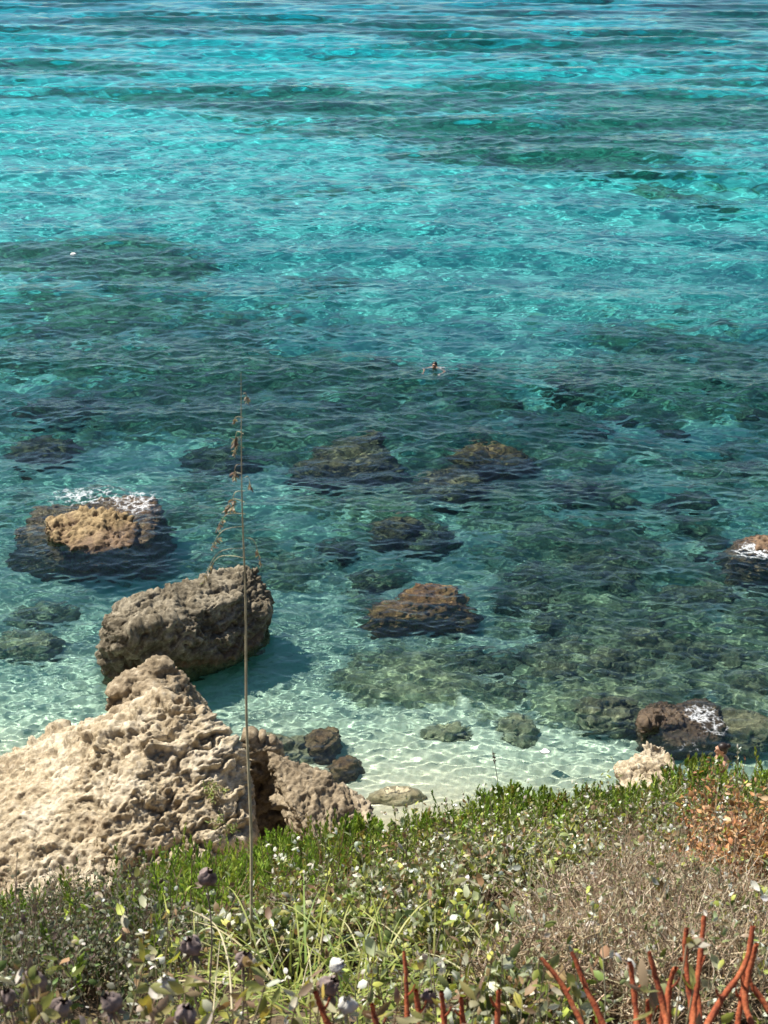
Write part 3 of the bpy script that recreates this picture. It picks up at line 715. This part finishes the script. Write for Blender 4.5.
# single shrubs standing out of the mat
def bush(px, py, r, h, kind, label, n, group=None, lw=1., name='shrub', lift=.0, yfix=None):
    # find the place on the slope under this sight line
    if yfix: y = yfix
    else:
        d = ray(px, py); best = None
        for t in np.linspace(1.5, 9.5, 400):
            y = t; p = d*(y/d.y)
            if CAMH+p.z < float(canopy(p.x, y)) - .0: best = y; break
        y = best or CY+.2
    x = ray(px, py).x*(y/ray(px, py).y); z = float(ground(x, y))
    root = thing(name, label, 'shrub', (x, y, z-.02), group)
    pl = Plants(); a = rv.rand(n)*6.283; u = np.sqrt(rv.rand(n)); rad = r*u
    tx = x+rad*np.cos(a); ty = y+rad*np.sin(a)
    top = h*(1-.55*u**2)*rv.uniform(.72,1.1,n)
    bx, by = x+rad*.45*np.cos(a), y+rad*.45*np.sin(a)
    base = np.stack([bx, by, ground(bx, by)-.01], 1); tip = np.stack([tx, ty, ground(tx, ty)+top+lift], 1)
    k2 = np.clip(.45+.4*rv.rand(n), 0, 1)[:,None]
    st = base+(tip-base)*(1-np.minimum(.16/np.maximum(np.linalg.norm(tip-base,axis=1),.16),.95))[:,None]*1.0
    trunk = base[:,None]+(st-base)[:,None]*np.linspace(0,1,3)[None,:,None]
    pl.stems(trunk, np.linspace(1,.8,3)[None]*rv.uniform(.0016,.003,(n,1)), pal(n, [(2,(.17,.12,.08)),(1,(.25,.2,.12))]))
    shoots(pl, st, tip, kind, lw); pl.build(root)
    return root
GC = 'leafy green shrubs along the crest of the slope'
for i, (px, r, lab) in enumerate([
   (285,.34,'bright green shrub at the foot of the narrow dark rock'),
   (215,.30,'green shrub below the foot of the huge pale rock'),
   (352,.26,'low green shrub just under the rugged brown rock'),
   (405,.32,'green shrub at the crest, the first right of the rugged brown rock'),
   (455,.30,'low green shrub at the crest in front of the pale sand ledge'),
   (500,.30,'green shrub at the crest under the dark flower spike'),
   (545,.34,'green shrub at the crest left of the golden rock'),
   (590,.36,'tall green shrub at the crest touching the golden rock from the left'),
   (640,.36,'green shrub growing in front of the golden rock'),
   (686,.34,'green shrub between the golden rock and the bather'),
   (728,.36,'green shrub right below the bather'),
   (768,.40,'tallest green shrub at the right edge of the crest'),
   (830,.40,'green shrub past the right edge of the crest')]):
    cyp = float(crest_y(px))
    bush(px+rv.uniform(-8,8), cyp+6, r*rv.uniform(.7,1.15), rv.uniform(.24,.46), 'green', lab, 130, GC, rv.uniform(1.0,1.5), 'green_shrub', yfix=CY-.15+rv.uniform(-.35,.25)) if px not in (728,) else bush(px, cyp+6, r, .22, 'green', lab, 130, GC, 1.2, 'green_shrub', yfix=CY-.2)
for px, py, r, lab in [(745,826,.36,'rust orange dried shrub at the right edge'), (790,812,.36,'rust orange dried shrub just past the right edge'), (700,846,.2,'small rust orange dried sprig left of the big one')]:
    bush(px, py, r, .24, 'orange', lab, 90, 'rust orange dried shrubs', name='dried_shrub')
for px, py, r, lab in [(600,880,.30,'grey brown leafless twiggy shrub, leftmost on the right slope'), (660,905,.26,'grey brown leafless twiggy shrub above the tallest red stem'), (720,880,.30,'grey brown leafless twiggy shrub below the orange one'),
                       (560,925,.22,'small grey brown twiggy shrub above the leaning red stem'), (640,855,.28,'grey brown twiggy shrub behind the others under the golden rock'), (750,935,.22,'grey brown twiggy shrub at the right edge above the red stems'), (690,945,.18,'small twiggy shrub right behind the red stems')]:
    bush(px, py, r, .26, 'twig', lab, 260, 'leafless twiggy shrubs on the right slope', name='dry_shrub')
for px, py, r, k, lab in [(395,868,.28,'silver','silver leaved shrub near the crest right of the grass stalk'), (480,850,.30,'silver','silver leaved shrub near the crest in the middle'), (330,895,.22,'yellow','yellow green leafed shrub right of the grass stalk'),
                       (450,905,.22,'silver','pale leaved shrub in the middle of the slope'), (250,905,.2,'silver','white flecked shrub at the foot of the grass stalk'), (60,925,.25,'dark','dull small leaved shrub under the huge pale rock'), (130,900,.26,'dark','dull purplish small leaved shrub near the foot of the pale rock'),
                       (560,835,.28,'silver','silver leaved shrub under the crest bushes right of centre'), (520,960,.13,'silver','pale shrub left of the leaning red stem')]:
    bush(px, py, r, .27, k, lab, int(300*r/.25*.7), 'silver and yellow leaved shrubs', 1.1, name='leafy_shrub')

# plants rooted in cracks of the big rock
def rock_plant(px, py, y, n, sz, cols, label):
    p = W(px, py, y); t = thing('rock_plant', label, 'plant', p+v3(0,.12,-.08)); pl = Plants(); c0 = np.array([[*t.location]])
    for k in range(n):
        q = np.array([[*p]])+rv.normal(size=(1,3))*np.array([sz,.06,sz*.7])+np.array([[0,-.14,.0]])
        pl.stems(np.stack([c0, c0*.5+q*.5+rv.normal(size=(1,3))*.01, q], 1), np.array([[.004,.003,.002]]), pal(1, [(1,(.25,.2,.1))]))
        pl.leaves(np.repeat(q,7,0)+rv.normal(size=(7,3))*.02, rv.normal(size=(7,3))+np.array([0,-.3,-.3]), rv.uniform(.05,.10,7), rv.uniform(.018,.035,7), pal(7, cols))
    pl.build(t)
rock_plant(186,792,16.15,14,.10,[(2,(.26,.27,.10)),(2,(.33,.28,.14)),(1,(.16,.18,.06))],'faded green plant hanging in a hollow of the huge pale rock')
rock_plant(214,784,16.2,16,.12,[(2,(.22,.27,.08)),(1,(.33,.28,.14))],'greener plant beside the faded one on the huge pale rock')
rock_plant(226,822,15.7,12,.09,[(3,(.15,.2,.05)),(1,(.3,.26,.12))],'small plant low on the huge pale rock near the grass stalk')

# white dried flower petals among the leaves: part of the mat
wf = Plants(); i = np.where((kinds == 'silver') | (kinds == 'yellow'))[0]; i = i[rv.rand(len(i)) < .08]
pos = np.stack([xx[i], yy[i], gz[i]+hgt[i]*1.12], 1)
for k in range(4):
    L = rv.uniform(.011,.022,len(i)); wf.leaves(pos+rv.normal(size=pos.shape)*.006, rv.normal(size=pos.shape)+np.array([0,0,.6]), L, L*.8, pal(len(i), [(3,(.62,.61,.55)),(2,(.5,.5,.42)),(1,(.42,.36,.3))]))
tag(wf.build(None, 'small_white_flowers')[0], 'tiny white dried flowers scattered over the low plants', kind='stuff')

# long grass tufts
def tuft(px, py, n, L, label, cols, spread=.9, droop=.55, w_=.0048):
    d = ray(px, py); y = 1.6
    for y in np.linspace(1.5, 8, 500):
        if CAMH+d.z*(y/d.y) < float(canopy(d.x*y/d.y, y))-.12: break
    x = d.x*y/d.y; z = float(ground(x, y)); root = thing('grass_tuft', label, 'grass tuft', (x, y, z), 'yellow green grass tufts')
    pl = Plants(); D = rv.normal(size=(n,3))*np.array([spread,spread,.2])+np.array([0,0,1.1])
    pl.blades(np.array([[x,y,z]])+rv.normal(size=(n,3))*np.array([.04,.04,.0]), D, L*rv.uniform(.6,1.2,n), w_*rv.uniform(.6,1.3,n), pal(n, cols), droop)
    pl.build(root, 'blades')
GG = [(4,(.22,.25,.05)),(3,(.31,.32,.10)),(1,(.45,.40,.22)),(1,(.15,.22,.04))]
for px, py, n, L, lab in [(290,965,70,.42,'yellow green grass tuft right of the foot of the grass stalk'), (370,965,80,.42,'yellow green grass tuft left of the thin upright red stem'), (450,960,80,.40,'yellow green grass tuft in the middle of the slope bottom'),
                       (510,975,40,.34,'yellow green grass tuft beside the leaning red stem'), (330,1000,60,.34,'yellow green grass tuft at the lower edge near the pale buds'), (200,960,30,.36,'sparse grass tuft left of the foot of the grass stalk'), (90,960,22,.3,'sparse grass tuft in the lower left')]:
    tuft(px, py, n, L, lab, GG)

# ------------------------------------------------------------------ tubes for stalks and red stems
def tube(name, pts, radii, m, parent=None, sides=8, knob=0., seed=0, cap=True):
    pts = [Vector(p) for p in pts]; rng = random.Random(seed)
    # resample smoothly
    P = []; Rr = []; n = len(pts)
    for i in range(n-1):
        p0, p1, p2, p3 = pts[max(i-1,0)], pts[i], pts[i+1], pts[min(i+2,n-1)]
        for k in range(6):
            t = k/6; P.append(.5*((2*p1)+(p2-p0)*t+(2*p0-5*p1+4*p2-p3)*t*t+(3*p1-p0-3*p2+p3)*t**3)); Rr.append(radii[i]*(1-t)+radii[i+1]*t)
    P.append(pts[-1]); Rr.append(radii[-1]); V = []; F = []
    ax = Vector((1,0,0)); 
    for i, p in enumerate(P):
        d = (P[min(i+1,len(P)-1)]-P[max(i-1,0)]).normalized(); a = (ax-d*ax.dot(d)).normalized(); b = d.cross(a)
        for k in range(sides):
            th = k/sides*6.283; r = Rr[i]*(1+knob*rng.uniform(-1,1)); V.append(p+a*math.cos(th)*r+b*math.sin(th)*r)
    for i in range(len(P)-1):
        for k in range(sides): F.append((i*sides+k, i*sides+(k+1)%sides, (i+1)*sides+(k+1)%sides, (i+1)*sides+k))
    if cap:
        V.append(P[-1]+(P[-1]-P[-2]).normalized()*Rr[-1]*.4); e = len(V)-1; b0 = (len(P)-1)*sides
        for k in range(sides): F.append((b0+k, b0+(k+1)%sides, e, e))
    loc = parent.location if parent else Vector((0,0,0))
    return mesh_np(name, [tuple(v-loc) for v in V], F, m, parent)

# the tall grass stalk in front of the sea
b = R(252,946,3.75); top = R(241,372,3.15)
st = thing('grass_stalk', 'tall thin dry grass stalk rising from the slope far up across the sea', 'grass stalk', b+v3(0,0,-.2))
base = b+v3(.01,0,-.2)
P_ = [base, b, R(251,830,3.62), R(246.5,720,3.52), R(245.5,600,3.4), R(242,500,3.28), top]
tube('stalk', P_, [.0048,.0046,.0042,.0036,.0028,.0017,.0006], M_STRAW, st, 7)
rg = random.Random(9)
for k, (py, L, big) in enumerate([(408,.035,.5),(432,.03,.3),(448,.055,1),(462,.03,.4),(478,.06,.9),(492,.05,.7),(505,.075,1),(516,.06,.8),(528,.085,.7),(540,.10,.6),(552,.12,.5),(562,.12,.4),(572,.13,.35)]):
    p = R(243+(py-400)*.015, py-14, 3.2+(py-380)*.0009); side = -1 if k % 5 else .35
    q = p+v3(side*L*.55*(.6 if big > .8 else 1.), rg.uniform(-.02,.02), .006-L*.1); e = q+v3(side*L*.35*(.3 if big > .8 else 1), rg.uniform(-.01,.01), -L*.55)
    s = tube('spikelet', [p, q, e], [.0007,.0009,.0006], M_STRAW, st, 5, seed=k)
    pl = Plants(); n = int(9+14*big); t = np.array([rg.uniform(.35,1) for _ in range(n)])[:,None]
    bpts = np.array(q)*(1-t)+np.array(e)*t
    pl.leaves(bpts, np.array([[0,0,-1.]])+rv.normal(size=(n,3))*.45, rv.uniform(.010,.018,n)*(.6+.6*big), rv.uniform(.004,.007,n)*(.6+.6*big), pal(n, [(2,(.33,.27,.19)),(2,(.22,.16,.12)),(1,(.48,.43,.33))]))
    me = mesh_np('husks', np.concatenate(pl.V)-np.array(st.location), np.concatenate(pl.F), M_LEAF, s, True, np.concatenate(pl.C))

# short dry stems standing in the lower left
def dry_stem(pts, r0, label, rngs):
    P_ = [R(px, py, q) for (px, py), q in zip(pts, rngs)]
    t = thing('dead_grass', label, 'dry stem', P_[0]); tube('stem', P_, np.linspace(r0, r0*.4, len(P_)), M_STRAW, t, 6)
dry_stem([(232,1010),(228,960),(215,925),(190,910)], .0022, 'bent pale dry stem arching left beside the grey buds', [2.5,2.6,2.75,2.85])
dry_stem([(212,1030),(216,980),(220,940)], .0016, 'straight brown dry stem left of the arching pale one', [2.4,2.5,2.6])
dry_stem([(262,985),(275,960),(284,940)], .0014, 'short dry stem right of the foot of the grass stalk', [2.8,2.9,3.0])
dry_stem([(300,1000),(306,970),(314,945)], .0014, 'short pale dry stem by the yellow green grass', [2.6,2.7,2.8])
# dark flower spike at the crest
p0 = W(499,812,7.3); t = thing('flower_spike', 'thin dark flower spike sticking up before the shallow water', 'flower spike', p0)
P_ = [p0, W(498,785,7.3), W(495,764,7.3), W(492,747,7.3)]; tube('stem', P_, [.003,.0025,.002,.001], M_BUD, t, 6)
pl = Plants(); n = 26; tt = rv.uniform(0,1,n)[:,None]; bp = np.array(P_[2])*(1-tt)+np.array(P_[3])*tt + (np.array(P_[1])-np.array(P_[2]))*.3*tt
pl.leaves(bp, rv.normal(size=(n,3))+np.array([0,0,.3]), rv.uniform(.012,.024,n), rv.uniform(.008,.013,n), pal(n, [(2,(.10,.07,.07)),(1,(.18,.12,.11))]))
pl.build(t, 'florets')

# grey dried seed heads on thin stalks, close to the camera
def seed_head(px, py, r, size, m, label, tilt=0., seed=0, stalk=.3):
    c = R(px, py, r); rng = random.Random(seed)
    t = thing('dried_flower', label, 'dried flower', c+v3(rng.uniform(-.02,.02), rng.uniform(-.02,.03), -stalk))
    tube('stalk', [t.location, t.location*.5+c*.5+v3(rng.uniform(-.015,.015),0,0), c-v3(0,0,size*.3)], [.0018,.0015,.0014], M_BUD if m is M_BUD else M_STRAW, t, 6)
    V = []; F = []; nr, ns = 9, 20                     # shrivelled cup with folded lobes
    for i in range(nr):
        f = i/(nr-1); z = -.5+f*1.05; prof = max(0., math.sin(min(1., f*1.0+.04)*math.pi*.9))**.7
        for k in range(ns):
            a = k/ns*6.283; lob = 1+.22*math.cos(a*5+seed)*f+.12*math.sin(a*3+seed*2); rr = size*.46*prof*lob
            q = Vector((math.cos(a)*rr, math.sin(a)*rr*.85, z*size*.9+.08*size*math.cos(a*5+seed)*f)); q = Matrix.Rotation(tilt, 3, 'Y') @ q
            V.append(c+q+v3(*(rng.uniform(-1,1)*size*.045 for _ in range(3))))
    for i in range(nr-1):
        for k in range(ns): F.append((i*ns+k, i*ns+(k+1)%ns, (i+1)*ns+(k+1)%ns, (i+1)*ns+k))
    V.append(c+Matrix.Rotation(tilt,3,'Y') @ v3(0,0,size*.3)); V[-1] = V[-1]+Matrix.Rotation(tilt,3,'Y') @ v3(0,0,size*.24); e = len(V)-1
    for k in range(ns): F.append(((nr-1)*ns+k, (nr-1)*ns+(k+1)%ns, e, e))
    mesh_np('seed_head', [tuple(v-t.location) for v in V], F, m, t)
    pl = Plants(); n = 7; a = np.linspace(0, 6.28, n, endpoint=False)
    D = np.stack([np.cos(a), np.sin(a), np.full(n, -.4)], 1); base = np.repeat(np.array([c-v3(0,0,size*.3)]), n, 0)
    base2 = np.array([[*c]])+np.stack([np.cos(a)*size*.1, np.sin(a)*size*.1, np.full(n, -size*.42)], 1)
    pl.leaves(base2, D, np.full(n, size*.55), np.full(n, size*.3), pal(n, [(1,(.16,.12,.10) if m is M_BUD else (.4,.4,.33))])); pl.build(t, 'sepals')
for i, a in enumerate([
  (34,984,1.95,.036,M_BUD,'large round grey dried flower at the lower left corner',.1),
  (206,878,2.5,.036,M_BUD,'highest grey dried flower, left of the grass stalk',.5),
  (192,947,2.3,.036,M_BUD,'grey dried flower in the middle of the three left of the stalk',-.2),
  (244,960,2.3,.030,M_BUD,'grey dried flower touching the foot of the grass stalk',.2),
  (166,986,2.0,.028,M_BUDW,'whitish dried flower low between the grey ones',0.),
  (328,986,2.1,.034,M_BUD,'drooping grey green dried flower left of the red stems',.7),
  (336,966,2.1,.024,M_BUDW,'pale folded flower head above the drooping one',1.0),
  (347,1006,1.9,.028,M_BUDW,'whitish dried flower at the bottom beside a red stem',0.),
  (428,997,2.0,.022,M_BUD,'small grey dried flower among the short red stems',.3),
  (60,1008,1.8,.028,M_BUD,'grey dried flower at the very bottom left',.4),
  (112,1003,1.8,.028,M_BUD,'grey brown dried flower beside the bottom leaves',-.5),
  (185,1016,1.75,.03,M_BUD,'grey brown dried flower cut by the bottom edge',.3),
  (8,998,1.9,.024,M_BUD,'grey dried flower cut by the left edge',0.)]):
    seed_head(*a, seed=i)
# broad leaved plants along the bottom edge
def broad(px, py, r, n, label, cols, L=.04):
    c = R(px, py, r); t = thing('broad_leaf_plant', label, 'plant', c+v3(0,0,-.25), 'broad leaved plants along the lower edge'); pl = Plants()
    for k in range(n):
        p = np.array([[*c]])+rv.normal(size=(1,3))*np.array([.05,.04,.03]); b0 = np.array([[*t.location]])
        pl.stems(np.stack([b0, b0*.4+p*.6+rv.normal(size=(1,3))*.01, p], 1), np.array([[.002,.0016,.0012]]), pal(1, [(1,(.25,.2,.12))]))
        pl.leaves(np.repeat(p,4,0), rv.normal(size=(4,3))+np.array([0,-.2,.5]), rv.uniform(.4,1.,4)*L, rv.uniform(.22,.42,4)*L, pal(4, cols))
    pl.build(t)
BL = [(3,(.20,.20,.07)),(2,(.30,.27,.15)),(1.5,(.42,.38,.30)),(2.5,(.24,.16,.11)),(2,(.36,.30,.07))]
for px, py, lab in [(25,1022,'broad leaved plant in the bottom left corner'),(80,1018,'broad leaved plant left of the whitish dried flower'),(135,1022,'broad leaved plant under the whitish dried flower'),(200,1010,'broad leaved plant right of the whitish dried flower'),(255,1005,'broad leaved plant below the foot of the grass stalk'),
                    (300,1020,'broad leaved plant left of the first red stem'),(385,1022,'broad leaved plant among the short red stems'),(445,1024,'broad leaved plant right of the thin upright red stem'),(660,1022,'yellowish leaved plant between the red stems')]:
    broad(px, py+6, 1.8+rv.uniform(-.1,.2), 9, lab, BL)

# red stems
RED = [ # label, list of stems (each a list of pixels from low to tip), range
 ('big red stemmed plant, its tallest stem straight, in the lower right', [[(690,1060),(694,1010),(700,960),(704,916)], [(694,1050),(690,1000),(685,950),(687,928)], [(700,1060),(698,1000),(690,970),(680,958)]], 2.05),
 ('red stemmed plant curving at the right edge', [[(700,1050),(718,1005),(745,965),(753,926)], [(752,1060),(745,1000),(752,960),(757,944)], [(790,1060),(768,1010),(752,985),(745,964)], [(735,1060),(738,1020),(744,985),(744,965)]], 1.95),
 ('bushy group of short red stems left of the tallest one', [[(668,1060),(664,1010),(655,975),(649,952)], [(665,1060),(668,1000),(672,975),(676,968)], [(640,1060),(636,1010),(632,975),(630,962)], [(655,1060),(650,1025),(647,1005),(652,1000)], [(662,1060),(662,1030),(662,1012),(664,1002)]], 1.95),
 ('red stem leaning left with a sharp tip', [[(600,1065),(585,1030),(562,985),(541,958)]], 2.0),
 ('red stem leaning left with a blunt tip, right of the thin one', [[(622,1065),(606,1030),(585,985),(572,952)], [(606,1060),(600,1040),(600,1025),(602,1018)]], 2.0),
 ('thin upright red stem in the lower middle', [[(408,1060),(407,1020),(406,980),(404,951)]], 2.0),
 ('short red stems left of the brown leaning ones in the lower middle', [[(420,1060),(420,1025),(417,1000),(416,990)], [(444,1060),(444,1025),(443,1005),(441,992)], [(463,1060),(463,1030),(462,1010),(461,998)]], 1.95),
 ('short thick red stem standing alone in the lower middle', [[(497,1060),(497,1030),(498,1005),(499,990)]], 1.95),
 ('two short red stems below the pale folded flower', [[(340,1060),(330,1030),(320,1005),(315,992)], [(385,1060),(380,1040),(374,1015),(372,1004)]], 1.9)]
for k, (lab, stems, r) in enumerate(RED):
    base = R(*stems[0][0], r+.03); t = thing('red_stemmed_plant', lab, 'plant', base+v3(0,0,-.22))
    for j, s in enumerate(stems):
        P_ = [R(px, py, r+.03*j-.012*i) for i, (px, py) in enumerate(s)]
        P_ = [t.location+v3(.01*j,.01*j,0)] + P_
        rr = .0043 if not (j == 0 and k == 5) else .0034
        so = tube('stem', P_, [rr*1.35, rr*1.2, rr*1.0, rr*.85, rr*.72], M_RED, t, 9, .26, k*10+j, cap=False)
        e = P_[-1]; d = (P_[-1]-P_[-2]).normalized()
        rgn = random.Random(k*31+j)
        for q_ in range(1):                            # short side shoots
            i0 = 2; f0 = rgn.uniform(.2,.9); a0 = P_[i0].lerp(P_[min(i0+1, len(P_)-1)], f0) if i0+1 < len(P_) else P_[i0]
            sd0 = Vector((rgn.choice([-1,1])*rgn.uniform(.5,1), rgn.uniform(-.4,.4), rgn.uniform(.5,1.2))).normalized()
            tube('side_shoot', [a0, a0+sd0*.010, a0+sd0*.016+v3(0,0,.010)], [rr*.55, rr*.45, rr*.25], M_RED, t, 6, .2, q_)
        tube('stem_tip', [e-d*.002, e+d*.003], [rr*.74, rr*.4], M_CUT, so, 9, .1, j).location = -Vector((0,0,0))
for o in [o for o in bpy.data.objects if o.name.startswith('stem_tip')]:
    o.location = -o.parent.parent.location + Vector((0,0,0))*0 if False else (0,0,0)

# ------------------------------------------------------------------ people
def capsule(bm, a, b, ra, rb, seg=14):
    a, b = Vector(a), Vector(b); d = (b-a); L = d.length; q = d.to_track_quat('Z', 'Y') if L > 1e-6 else Matrix.Identity(3).to_quaternion()
    rings = []
    for i in range(5): t = math.pi/2*(1-i/4); rings.append((-math.sin(t)*ra, math.cos(t)*ra))
    for i in range(5): t = math.pi/2*(i/4); rings.append((L+math.sin(t)*rb, math.cos(t)*rb))
    vs = [[bm.verts.new(a + q @ Vector((math.cos(k/seg*6.2832)*max(r,1e-4), math.sin(k/seg*6.2832)*max(r,1e-4), z))) for k in range(seg)] for z, r in rings]
    for i in range(len(vs)-1):
        for k in range(seg): bm.faces.new((vs[i][k], vs[i][(k+1)%seg], vs[i+1][(k+1)%seg], vs[i+1][k]))
    bm.faces.new(vs[0][::-1]); bm.faces.new(vs[-1])
def ell(bm, c, r, rot=None):
    m = Matrix.Translation(c) @ (rot.to_4x4() if rot else Matrix.Identity(4)) @ Matrix.Diagonal((*r, 1))
    bmesh.ops.create_uvsphere(bm, u_segments=18, v_segments=12, radius=1, matrix=m)
def hand(bm, wr, d, n, s=1.):
    """wr wrist, d direction of the fingers, n back-of-hand normal"""
    d = Vector(d).normalized(); n = Vector(n); n = (n-d*n.dot(d)).normalized(); sd_ = d.cross(n)
    for k in (-1.5,-.5,.5,1.5): capsule(bm, wr, wr+d*.085+sd_*k*.019, .015, .0125, 8)
    for k, L in ((-1.5,.058),(-.5,.072),(.5,.078),(1.5,.068)):
        a = wr+d*.085+sd_*k*.021; b_ = a+d*L*.5+sd_*k*.003-n*.006; capsule(bm, a, b_, .0095, .0085, 8); capsule(bm, b_, b_+d*L*.45-n*.018, .0085, .007, 8)
    a = wr+d*.03+sd_*.025; b_ = a+d*.03+sd_*.03-n*.01; capsule(bm, a, b_, .012, .0105, 8); capsule(bm, b_, b_+d*.03+sd_*.008, .010, .008, 8)
def head(bm, c, fwd, up):
    fwd = Vector(fwd).normalized(); up = Vector(up); up = (up-fwd*up.dot(fwd)).normalized(); rt = fwd.cross(up)
    Rm = Matrix((rt, fwd, up)).transposed(); L = lambda x, y, z: c + Rm @ Vector((x, y, z))
    ell(bm, L(0,-.012,.03), (.074,.095,.085), Rm); ell(bm, L(0,.03,-.045), (.056,.062,.062), Rm); ell(bm, L(0,.062,-.085), (.028,.024,.022), Rm)
    capsule(bm, L(0,.083,.02), L(0,.106,-.018), .008, .014, 8); ell(bm, L(0,.082,.045), (.05,.016,.014), Rm)
    for s in (-1,1):
        ell(bm, L(s*.030,.078,.018), (.015,.012,.009), Rm); ell(bm, L(s*.076,-.005,.0), (.009,.02,.032), Rm); ell(bm, L(s*.038,.062,-.015), (.02,.02,.018), Rm)
    ell(bm, L(0,.086,-.046), (.023,.012,.007), Rm); ell(bm, L(0,.084,-.057), (.02,.012,.007), Rm)
    return L, Rm
def finish(bm, name, vox, m, parent, sm=5):
    me = bpy.data.meshes.new('t'); bm.to_mesh(me); bm.free()
    V, N, F = _remesh(me, vox, sm); return mesh_np(name, V, F, m, parent), V, N, F
def garment(V, N, F, sel, name, m, parent, off=.006):
    k = sel[F].all(1); f = F[k]; u, inv = np.unique(f, return_inverse=True); f = inv.reshape(f.shape)
    a = V[u]+N[u]*off; b_ = V[u]-N[u]*.002
    mesh_np(name, np.concatenate([a, b_]), np.concatenate([f, f[:,::-1]+len(u)]), m, parent)
# bather standing at the water's edge, in profile to the left
hp = W(723,750,17.75); hz = hp.z; fz = hz-1.56
root = thing('person', 'bather with dark tied up hair seen behind the green shrubs at right', 'person', (hp.x, hp.y, fz))
bm = bmesh.new(); v = Vector
capsule(bm, (0,0,.93), (0,.0,1.12), .135, .115); capsule(bm, (0,0,1.12), (0,.0,1.32), .115, .135); capsule(bm, (-.0,-.13,1.36), (0,.13,1.36), .065, .065); capsule(bm, (-.02,-.06,1.25), (-.02,.06,1.25), .10, .10)
capsule(bm, (0,0,1.36), (-.02,0,1.48), .06, .052); capsule(bm, (0,-.08,.92), (0,.08,.92), .115, .115)
for s in (-1,1):
    capsule(bm, (0,s*.09,.9), (-.02-.03*s,s*.1,.48), .09, .06); capsule(bm, (-.02-.03*s,s*.1,.48), (.03-.03*s,s*.1,.09), .056, .036); capsule(bm, (.03-.03*s,s*.1,.05), (-.13-.03*s,s*.11,.03), .042, .03)
    capsule(bm, (0,s*.17,1.36), (-.02,s*.23,1.08), .05, .038); capsule(bm, (-.02,s*.23,1.08), (-.14,s*.22,.86), .036, .026); hand(bm, v((-.14,s*.22,.86)), (-.3,0,-1), (0,s,0))
L, Rm = head(bm, v((-.03,0,1.56)), (-1,0,-.1), (0,0,1))
bo, V, N, F = finish(bm, 'body', .009, M_SKIN, root)
garment(V, N, F, (V[:,2] > .80) & (V[:,2] < 1.0) & (np.abs(V[:,1]) < .2), 'swim_shorts', M_SWIM, root)
bm = bmesh.new(); ell(bm, L(0,-.028,.048), (.084,.095,.088), Rm); ell(bm, L(0,-.05,-.0), (.078,.06,.075), Rm); ell(bm, L(0,-.12,.075), (.042,.045,.042), Rm)
ho, HV, HN, HF = finish(bm, 'hair', .007, M_HAIR, root, 2)
# swimmer doing the breaststroke
sc_ = Z(435,369,0)
wz = float(water_z(sc_.x, sc_.y)[0])
root = thing('person', 'dark haired swimmer with bare shoulders out in the open water', 'person', (sc_.x, sc_.y, wz-.13)); root.rotation_euler = (0,0,math.radians(160))
bm = bmesh.new()
capsule(bm, (0,-.10,-.02), (0,-.32,-.26), .13, .115); capsule(bm, (-.15,-.06,.0), (.15,-.06,.0), .07, .07); capsule(bm, (0,-.32,-.26), (0,-.48,-.44), .115, .125); capsule(bm, (-.07,-.5,-.46), (.07,-.5,-.46), .11, .11); capsule(bm, (0,-.04,.02), (0,.03,.11), .06, .053)
for s in (-1,1):
    capsule(bm, (s*.09,-.52,-.48), (s*.14,-.76,-.86), .09, .06); capsule(bm, (s*.14,-.76,-.86), (s*.12,-1.1,-1.1), .055, .036); capsule(bm, (s*.12,-1.1,-1.1), (s*.18,-1.24,-1.16), .035, .022)
    capsule(bm, (s*.17,-.05,.0), (s*.36,.10,-.10), .05, .038); capsule(bm, (s*.36,.10,-.10), (s*.30,.34,-.16), .036, .026); hand(bm, v((s*.30,.34,-.16)), (-s*.2,1,0), (0,0,1))
L, Rm = head(bm, v((0,.05,.2)), (0,1,.05), (0,0,1))
bo, V, N, F = finish(bm, 'body', .010, M_SKIN, root); bo.cycles.is_caustics_receiver = True
garment(V, N, F, (V[:,2] < -.38) & (V[:,2] > -.64), 'swim_trunks', M_SWIM, root)
bm = bmesh.new(); ell(bm, L(0,-.024,.048), (.083,.098,.083), Rm); ell(bm, L(0,-.05,0), (.076,.06,.07), Rm); finish(bm, 'hair', .007, M_HAIR, root, 2)

# ------------------------------------------------------------------ small floating things
def pebble(px, py, s, label, name, z=.0, seed=1):
    c = Z(px, py, 0); rng = random.Random(seed); bm = bmesh.new()
    pts = [Vector((rng.gauss(0,1), rng.gauss(0,1), rng.gauss(0,.6))).normalized()*s for _ in range(16)]
    pts = [Vector((p.x*1.2, p.y, p.z*.6)) for p in pts]; V, N, F = remeshed([pts], s/8, 3)
    o = mesh_np(name, V, F, M_WHITE, loc=(c.x, c.y, float(water_z(c.x, c.y)[0])+z)); tag(o, label, name.replace('_', ' '))
pebble(545,752,.10,'small white stone poking out of the shallow water in front of the crest','white_stone', -.01, 3)
pebble(455,806,.045,'pale pebble on the strand right of the sand coloured ledge','white_pebble', .0, 8)
pebble(73,253,.13,'tiny white float drifting far out at the left','float', .02, 4)
